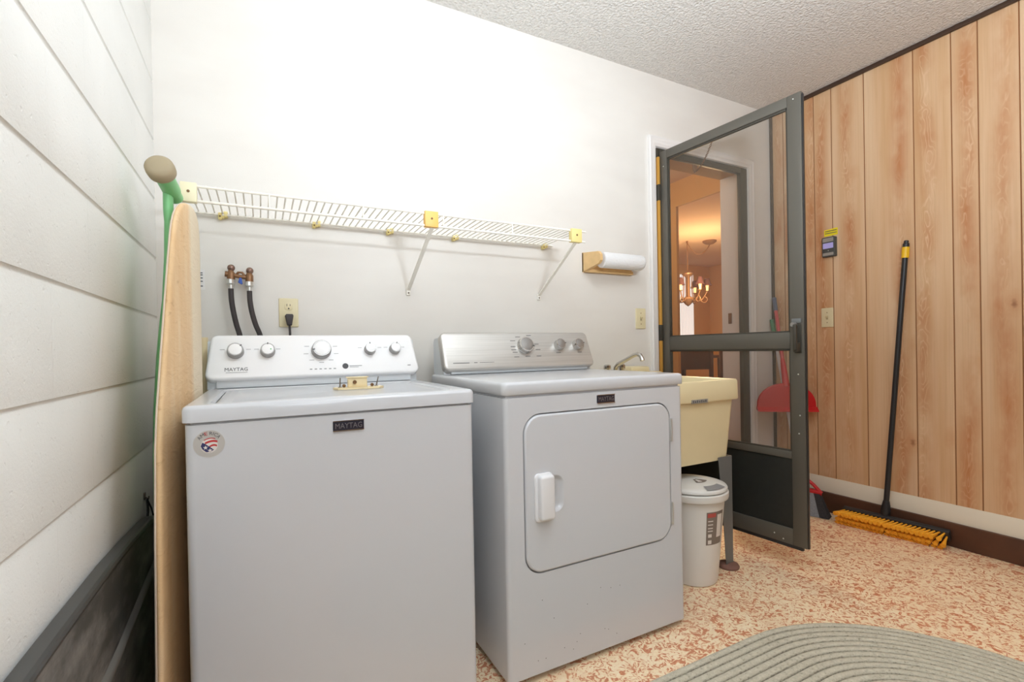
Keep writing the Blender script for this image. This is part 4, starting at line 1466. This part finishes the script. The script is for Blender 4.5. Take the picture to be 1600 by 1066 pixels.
DTOP, DBOT, DLEN = 2.108, 0.118, 0.762
bl = B()
dbox(bl, 0.0, 0.052, DBOT, DTOP)
dbox(bl, 0.702, DLEN, DBOT, DTOP)
dbox(bl, 0.052, 0.702, 2.060, DTOP)
dbox(bl, 0.052, 0.702, DBOT, 0.19)
dbox(bl, 0.050, 0.702, 0.503, 0.535)
bl.build('door_frame', M_alu, sd_, 30)
bl = B()
dbox(bl, 0.052, 0.702, 0.992, 1.066)
bl.build('middle_rail', M_alu, sd_, 30)
bl = B()
dbox(bl, 0.050, 0.704, 0.185, 0.506, -0.008, -0.014, 0.0)
bl.build('kick_panel', M_kick, sd_, 0)
for z0, z1 in ((1.064, 2.062), (0.533, 0.994)):
    bl = B()
    P_ = lambda a, zz: HG + DU * a + DW * -0.012 + Z * zz
    bl.add([P_(0.050, z0), P_(0.704, z0), P_(0.704, z1), P_(0.050, z1)], [(0, 1, 2, 3)])
    bl.build('insect_screen', M_screen, sd_, 0)
    bl = B()
    for (a0, a1, c0, c1) in ((0.052, 0.060, z0, z1), (0.694, 0.702, z0, z1), (0.052, 0.702, z0, z0 + 0.009), (0.052, 0.702, z1 - 0.011, z1)):
        dbox(bl, a0, a1, c0, c1, -0.006, -0.018, 0.001)
    bl.build('screen_bead', M_aludark, sd_, 30)
bl = B()
dbox(bl, 0.0, DLEN - 0.02, DBOT - 0.016, DBOT + 0.004, -0.004, -0.020, 0.002)
bl.build('door_sweep', M_black, sd_, 30)
bl = B()
dbox(bl, DLEN - 0.001, DLEN + 0.004, DBOT, DTOP - 0.01, -0.006, -0.020, 0.001)
bl.build('edge_seal', M_black, sd_, 30)
# handle with push button
bl = B()
dbox(bl, 0.722, 0.752, 0.974, 1.10, 0.002, 0.0, 0.001)
dbox(bl, 0.728, 0.748, 0.978, 1.02, 0.030, 0.0, 0.004)
dbox(bl, 0.730, 0.746, 0.985, 1.10, 0.036, 0.022, 0.005)
hd_ = bl.build('door_handle', M_aludark, sd_, 40)
pb = HG + DU * 0.724 + Z * 1.098
bl = B().lathe([(0.012, 0.0), (0.012, 0.018), (0.009, 0.024), (0.0, 0.025)], pb, DW, 16)
bl.build('push_button', M_dialgrey, hd_)
bl = B()
dbox(bl, 0.712, 0.752, 1.105, 1.125, 0.006, 0.0, 0.002)
bl.build('latch_plate', M_legs, hd_)
for u_, zz in ((0.03, 2.02), (0.73, 2.085), (0.66, 0.135), (0.62, 0.15), (0.40, 0.16), (0.735, 0.88), (0.74, 0.70), (0.735, 0.62)):
    B().ball(HG + DU * u_ + Z * zz, 0.0035, 8).build('rivet', M_coupling, sd_)

# safety chain between the doorway head and the screen door
dc = thing('door_chain', 'small chain hanging from the doorway head to the screen door', 'chain', (2.613, -0.008, 2.07))
bl = B().prism([(-0.020, 0.030), (0.020, 0.030), (0.016, 0.0), (0.0, -0.018), (-0.014, 0.0)], (2.613, -0.012, 2.056), X, Z, -Y, 0.006, 0.001)
bl.build('chain_bracket', M_iron, dc)
a, c = Vector((2.615, -0.016, 2.046)), HG + DU * 0.318 + DW * -0.034 + Z * 2.078
bl = B()
N = 26
prev = None
for k in range(N):
    t0, t1 = k / N, (k + 1) / N
    f_ = lambda t: a.lerp(c, t) + Vector((0, 0, -0.10 * t * (1 - t)))
    p, q = f_(t0), f_(t1)
    d = (q - p)
    L_ = d.length
    d.normalize()
    s_ = d.orthogonal().normalized()
    s2 = d.cross(s_)
    sv = s_ if k % 2 else s2
    pts = [p + d * (L_ / 2) + d * math.cos(th) * L_ * 0.62 + sv * math.sin(th) * 0.0045 for th in [2 * PI * m_ / 10 for m_ in range(10)]]
    bl.tube(pts, 0.0013, 5, closed=True)
bl.build('chain', M_iron, dc)

# ================================================================== WALL DISPLAY + STICKER
md = thing('wall_display', 'small grey box with a lit violet screen on the wood wall', 'display', (XR, -0.37, 1.587))
FXm = XR - 0.028
UY = -Y
B().prism(rrect(0.334, 0.405, 1.528, 1.645, 0.005, 4), (FXm, 0, 0), UY, Z, -X, 0.028, 0.003).build('case', mat('meter_dark_grey', rgb(70, 72, 70), 0.45), md)
B().prism(rrect(0.340, 0.400, 1.616, 1.639, 0.002, 2), (FXm - 0.001, 0, 0), UY, Z, -X, 0.002).build('top_band', M_metergrey, md)
B().prism(rrect(0.341, 0.399, 1.577, 1.609, 0.002, 2), (FXm - 0.001, 0, 0), UY, Z, -X, 0.002).build('screen', M_lcd, md)
B().prism(rrect(0.340, 0.400, 1.535, 1.552, 0.002, 2), (FXm - 0.001, 0, 0), UY, Z, -X, 0.002).build('lower_band', M_metergrey, md)
B().lathe([(0.003, 0.0), (0.002, 0.002), (0.0, 0.0025)], (FXm, -0.371, 1.564), -X, 10).build('button', M_coupling, md)
ys_ = thing('warning_sticker', 'yellow sticker with small black print above the wall display', 'sticker', (XR, -0.37, 1.665))
yl = B().add([(XR - 0.0012, -0.334, 1.655), (XR - 0.0012, -0.410, 1.655), (XR - 0.0012, -0.410, 1.697), (XR - 0.0012, -0.334, 1.693)], [(0, 1, 2, 3)])
yl.add([(XR - 0.0002, -0.334, 1.655), (XR - 0.0002, -0.410, 1.655), (XR - 0.0002, -0.410, 1.697), (XR - 0.0002, -0.334, 1.693)], [(3, 2, 1, 0)])
yl.build('sticker_sheet', M_paperyellow, ys_, 0)
for zz in (1.681, 1.668):
    bl = B()
    for q in range(9):
        y0 = -0.340 - q * 0.0073
        bl.add([(XR - 0.0018, y0, zz), (XR - 0.0018, y0 - 0.0055, zz), (XR - 0.0018, y0 - 0.0055, zz + 0.006), (XR - 0.0018, y0, zz + 0.006)], [(0, 1, 2, 3)])
    bl.build('printed_line', M_darkmark, ys_, 0)

# ================================================================== PUSH BROOM
pbm = thing('push_broom', 'push broom with black handle and yellow bristles leaning on the wood wall', 'broom', (3.25, -0.70, 0.0))
b0, b1 = Vector((3.215, -0.485, 0.062)), Vector((3.285, -0.935, 0.056))
bd = (b1 - b0).normalized()
bt = Vector((-0.86, -0.13, -0.42)).normalized()
bt = (bt - bd * bt.dot(bd)).normalized()
bn = bd.cross(bt)
if bn.z < 0:
    bn = -bn
bl = B()
m = Matrix(((bd.x, bn.x, bt.x, b0.x), (bd.y, bn.y, bt.y, b0.y), (bd.z, bn.z, bt.z, b0.z), (0, 0, 0, 1)))
LB = (b1 - b0).length
bl.box(0.0, LB, -0.028, 0.028, -0.022, 0.006, 0.006, mtx=m)
bl.build('broom_head', M_black, pbm, 40)
bl = B()
rnd = random.Random(7)
NT = 24
for row, (nofs, splay) in enumerate(((-0.018, -0.10), (0.0, 0.0), (0.018, 0.10))):
    for k in range(NT):
        t = 0.012 + (LB - 0.024) * (k + 0.5 * (row % 2) * 0.8) / (NT - 0.6)
        lean = -0.028 if t < LB * 0.5 else -0.022
        gap = 0.012 * (1 if t > LB * 0.5 else 0)
        lean += 0.012 * max(0, (t - LB * 0.9) / (LB * 0.1)) * 2
        base = b0 + bd * t + bn * nofs + bt * 0.004
        tip = base + bt * 0.070 + bd * (lean + rnd.uniform(-0.003, 0.003)) + bn * splay * 0.2
        if tip.z < 0.004:
            tip.z = 0.004
        mid = base.lerp(tip, 0.5)
        bl.tube([base, mid, tip], [0.0035, 0.0062, 0.0120], 7)
br_ = bl.build('bristles', M_bristle, pbm, 60)
br_['kind'] = 'stuff'
H0, H1 = Vector((3.262, -0.668, 0.075)), Vector((3.318, -0.757, 1.545))
hx = (H1 - H0).normalized()
HL = (H1 - H0).length
B().cyl(H0 + hx * 0.03, H0 + hx * (HL - 0.05), 0.0125, n=20).build('handle', M_black, pbm)
B().lathe([(0.019, -0.02), (0.021, 0.0), (0.021, 0.055), (0.017, 0.075), (0.014, 0.09)], H0, hx, 20).build('handle_socket', M_black, pbm)
B().cyl(H0 + hx * (HL - 0.092), H0 + hx * (HL - 0.036), 0.0165, n=20).build('yellow_collar', M_yellow, pbm)
B().lathe([(0.0145, HL - 0.036), (0.0145, HL - 0.018), (0.010, HL - 0.014), (0.0105, HL - 0.004), (0.007, HL), (0.0, HL)], H0, hx, 20).build('threaded_tip', M_black, pbm)

# ================================================================== ANGLE BROOM + DUSTPAN
ab = thing('angle_broom', 'red angle broom with grey bristles and white pole in the corner', 'broom', (3.18, -0.28, 0.0))
q0, q1 = Vector((3.13, -0.165, 0.0)), Vector((3.205, -0.405, 0.0))
qd = (q1 - q0).normalized()
qn = Vector((-qd.y, qd.x, 0))
QL = (q1 - q0).length


def flare(bld, ua, ub, zt, zb, ba, bb, th_t, th_b):
    lp = []
    for k in range(5):
        t = k / 4
        zz = zt + (zb - zt) * t
        a_ = ua + (ba - ua) * t
        c_ = ub + (bb - ub) * t
        th = th_t + (th_b - th_t) * t
        lp.append([q0 + qd * a_ - qn * th + Z * zz, q0 + qd * c_ - qn * th + Z * zz, q0 + qd * c_ + qn * th + Z * zz, q0 + qd * a_ + qn * th + Z * zz])
    bld.loops(lp)


bl = B()
flare(bl, 0.03, 0.184, 0.135, 0.003, -0.01, 0.216, 0.016, 0.032)
o = bl.build('light_bristles', M_brgrey, ab, 20)
o['label'] = 'grey bristles'
bl = B()
flare(bl, 0.185, 0.215, 0.135, 0.003, 0.217, 0.264, 0.016, 0.032)
o = bl.build('dark_bristles', M_brdark, ab, 20)
o['label'] = 'dark bristles'
bl = B()
pA = q0 + qd * 0.015 + Z * 0.142
pB = q0 + qd * 0.222 + Z * 0.138
pC = q0 + qd * 0.11 + Z * 0.225
bl.tube([pA, pA.lerp(pB, 0.5) + Z * 0.004, pB], [0.018, 0.018, 0.014], 10)
bl.tube([pB, pB.lerp(pC, 0.35) + Z * 0.012, pB.lerp(pC, 0.7) + Z * 0.012, pC], 0.010, 10)
bl.tube([pA, pA.lerp(pC, 0.5) + Z * 0.012, pC], 0.010, 10)
bl.cyl(pC - Z * 0.02, pC + Z * 0.05 + Vector((0.005, 0.012, 0)), 0.015, n=14)
bl.build('broom_cap', M_red, ab, 60)
p1 = Vector((3.292, -0.022, 1.165))
B().cyl(pC, p1, 0.0105, n=14).build('pole', M_silverpole, ab)
ddv = (p1 - pC).normalized()
B().cyl(p1 - ddv * 0.10, p1 + ddv * 0.01, 0.0125, n=14).build('pole_tip', M_greentip, ab)

dsp = thing('dustpan', 'red long-handled dustpan clipped on the broom pole in the corner', 'dustpan', (3.2, -0.17, 0.6))
dL, dR = Vector((3.065, -0.062, 0.610)), Vector((3.318, -0.280, 0.612))
du = (dR - dL).normalized()
dn = Vector((du.y, -du.x, 0))          # towards the room
if dn.y > 0:
    dn = -dn
dW = (dR - dL).length
mid = (dL + dR) / 2
dome = []
for k in range(25):
    a = PI * k / 24
    dome.append((dW / 2 * 0.985 * math.cos(a), 0.022 + 0.140 * math.sin(a) ** 0.9))
out = [(-dW / 2, 0.0), (dW / 2, 0.0)] + dome
bl = B().prism(out, mid + dn * 0.022, du, Z, dn, 0.02, 0.008)
bl.build('pan', M_red, dsp, 35)
bl = B()
bl.loops([[mid + du * s_ + dn * w_ + Z * z_ for w_, z_ in ((0.0, -0.004), (0.052, -0.012), (0.052, -0.004), (0.024, 0.016), (0.0, 0.016))] for s_ in (-dW / 2, dW / 2)])
bl.build('pan_lip', M_red, dsp, 30)
h0 = mid + Z * 0.15 + dn * 0.012
h1 = Vector((3.283, -0.045, 1.315))
hv = (h1 - h0).normalized()
B().lathe([(0.020, -0.01), (0.019, 0.02), (0.016, 0.12), (0.012, 0.16), (0.0105, 0.17)], h0, hv, 14).build('handle_socket', M_red, dsp)
hl_ = (h1 - h0).length
B().cyl(h0 + hv * 0.15, h0 + hv * (hl_ - 0.07), 0.0105, n=14).build('handle', M_redpole, dsp)
B().cyl(h0 + hv * (hl_ - 0.09), h1, 0.0125, n=14).build('grip', M_greytip, dsp)

# ================================================================== RUG
bl = B()
RC0, RC1, RY, RR = 1.15, 1.79, -1.56, 0.62
pitch = 0.027
nr = int(RR / pitch)
for i in range(nr):
    rc = RR - pitch * (i + 0.5)
    pts = []
    for k in range(33):
        a = -PI / 2 + PI * k / 32
        pts.append((RC1 + rc * math.cos(a), RY + rc * math.sin(a)))
    for k in range(33):
        a = PI / 2 + PI * k / 32
        pts.append((RC0 + rc * math.cos(a), RY + rc * math.sin(a)))
    prof = [(-pitch / 2, 0.0035), (-pitch / 2 * 0.88, 0.0095), (-pitch * 0.32, 0.0135), (-pitch * 0.16, 0.0152), (0.0, 0.016), (pitch * 0.16, 0.0152), (pitch * 0.32, 0.0135), (pitch / 2 * 0.88, 0.0095), (pitch / 2, 0.0035)]
    cen = lambda p: Vector((min(max(p[0], RC0), RC1), RY))
    loops = []
    for o_, h_ in prof:
        ring = []
        for p in pts:
            d = Vector(p) - cen(p)
            d.normalize()
            q = Vector(p) + d * o_
            ring.append((q.x, q.y, h_))
        loops.append(ring)
    bl.loops(loops, False, False)
bl.loops([[(RC1 + (RR - 0.004) * math.cos(a), RY + (RR - 0.004) * math.sin(a), zz) for a in [-PI / 2 + PI * k / 24 for k in range(25)]] +
          [(RC0 + (RR - 0.004) * math.cos(a), RY + (RR - 0.004) * math.sin(a), zz) for a in [PI / 2 + PI * k / 24 for k in range(25)]] for zz in (0.0, 0.0035)])
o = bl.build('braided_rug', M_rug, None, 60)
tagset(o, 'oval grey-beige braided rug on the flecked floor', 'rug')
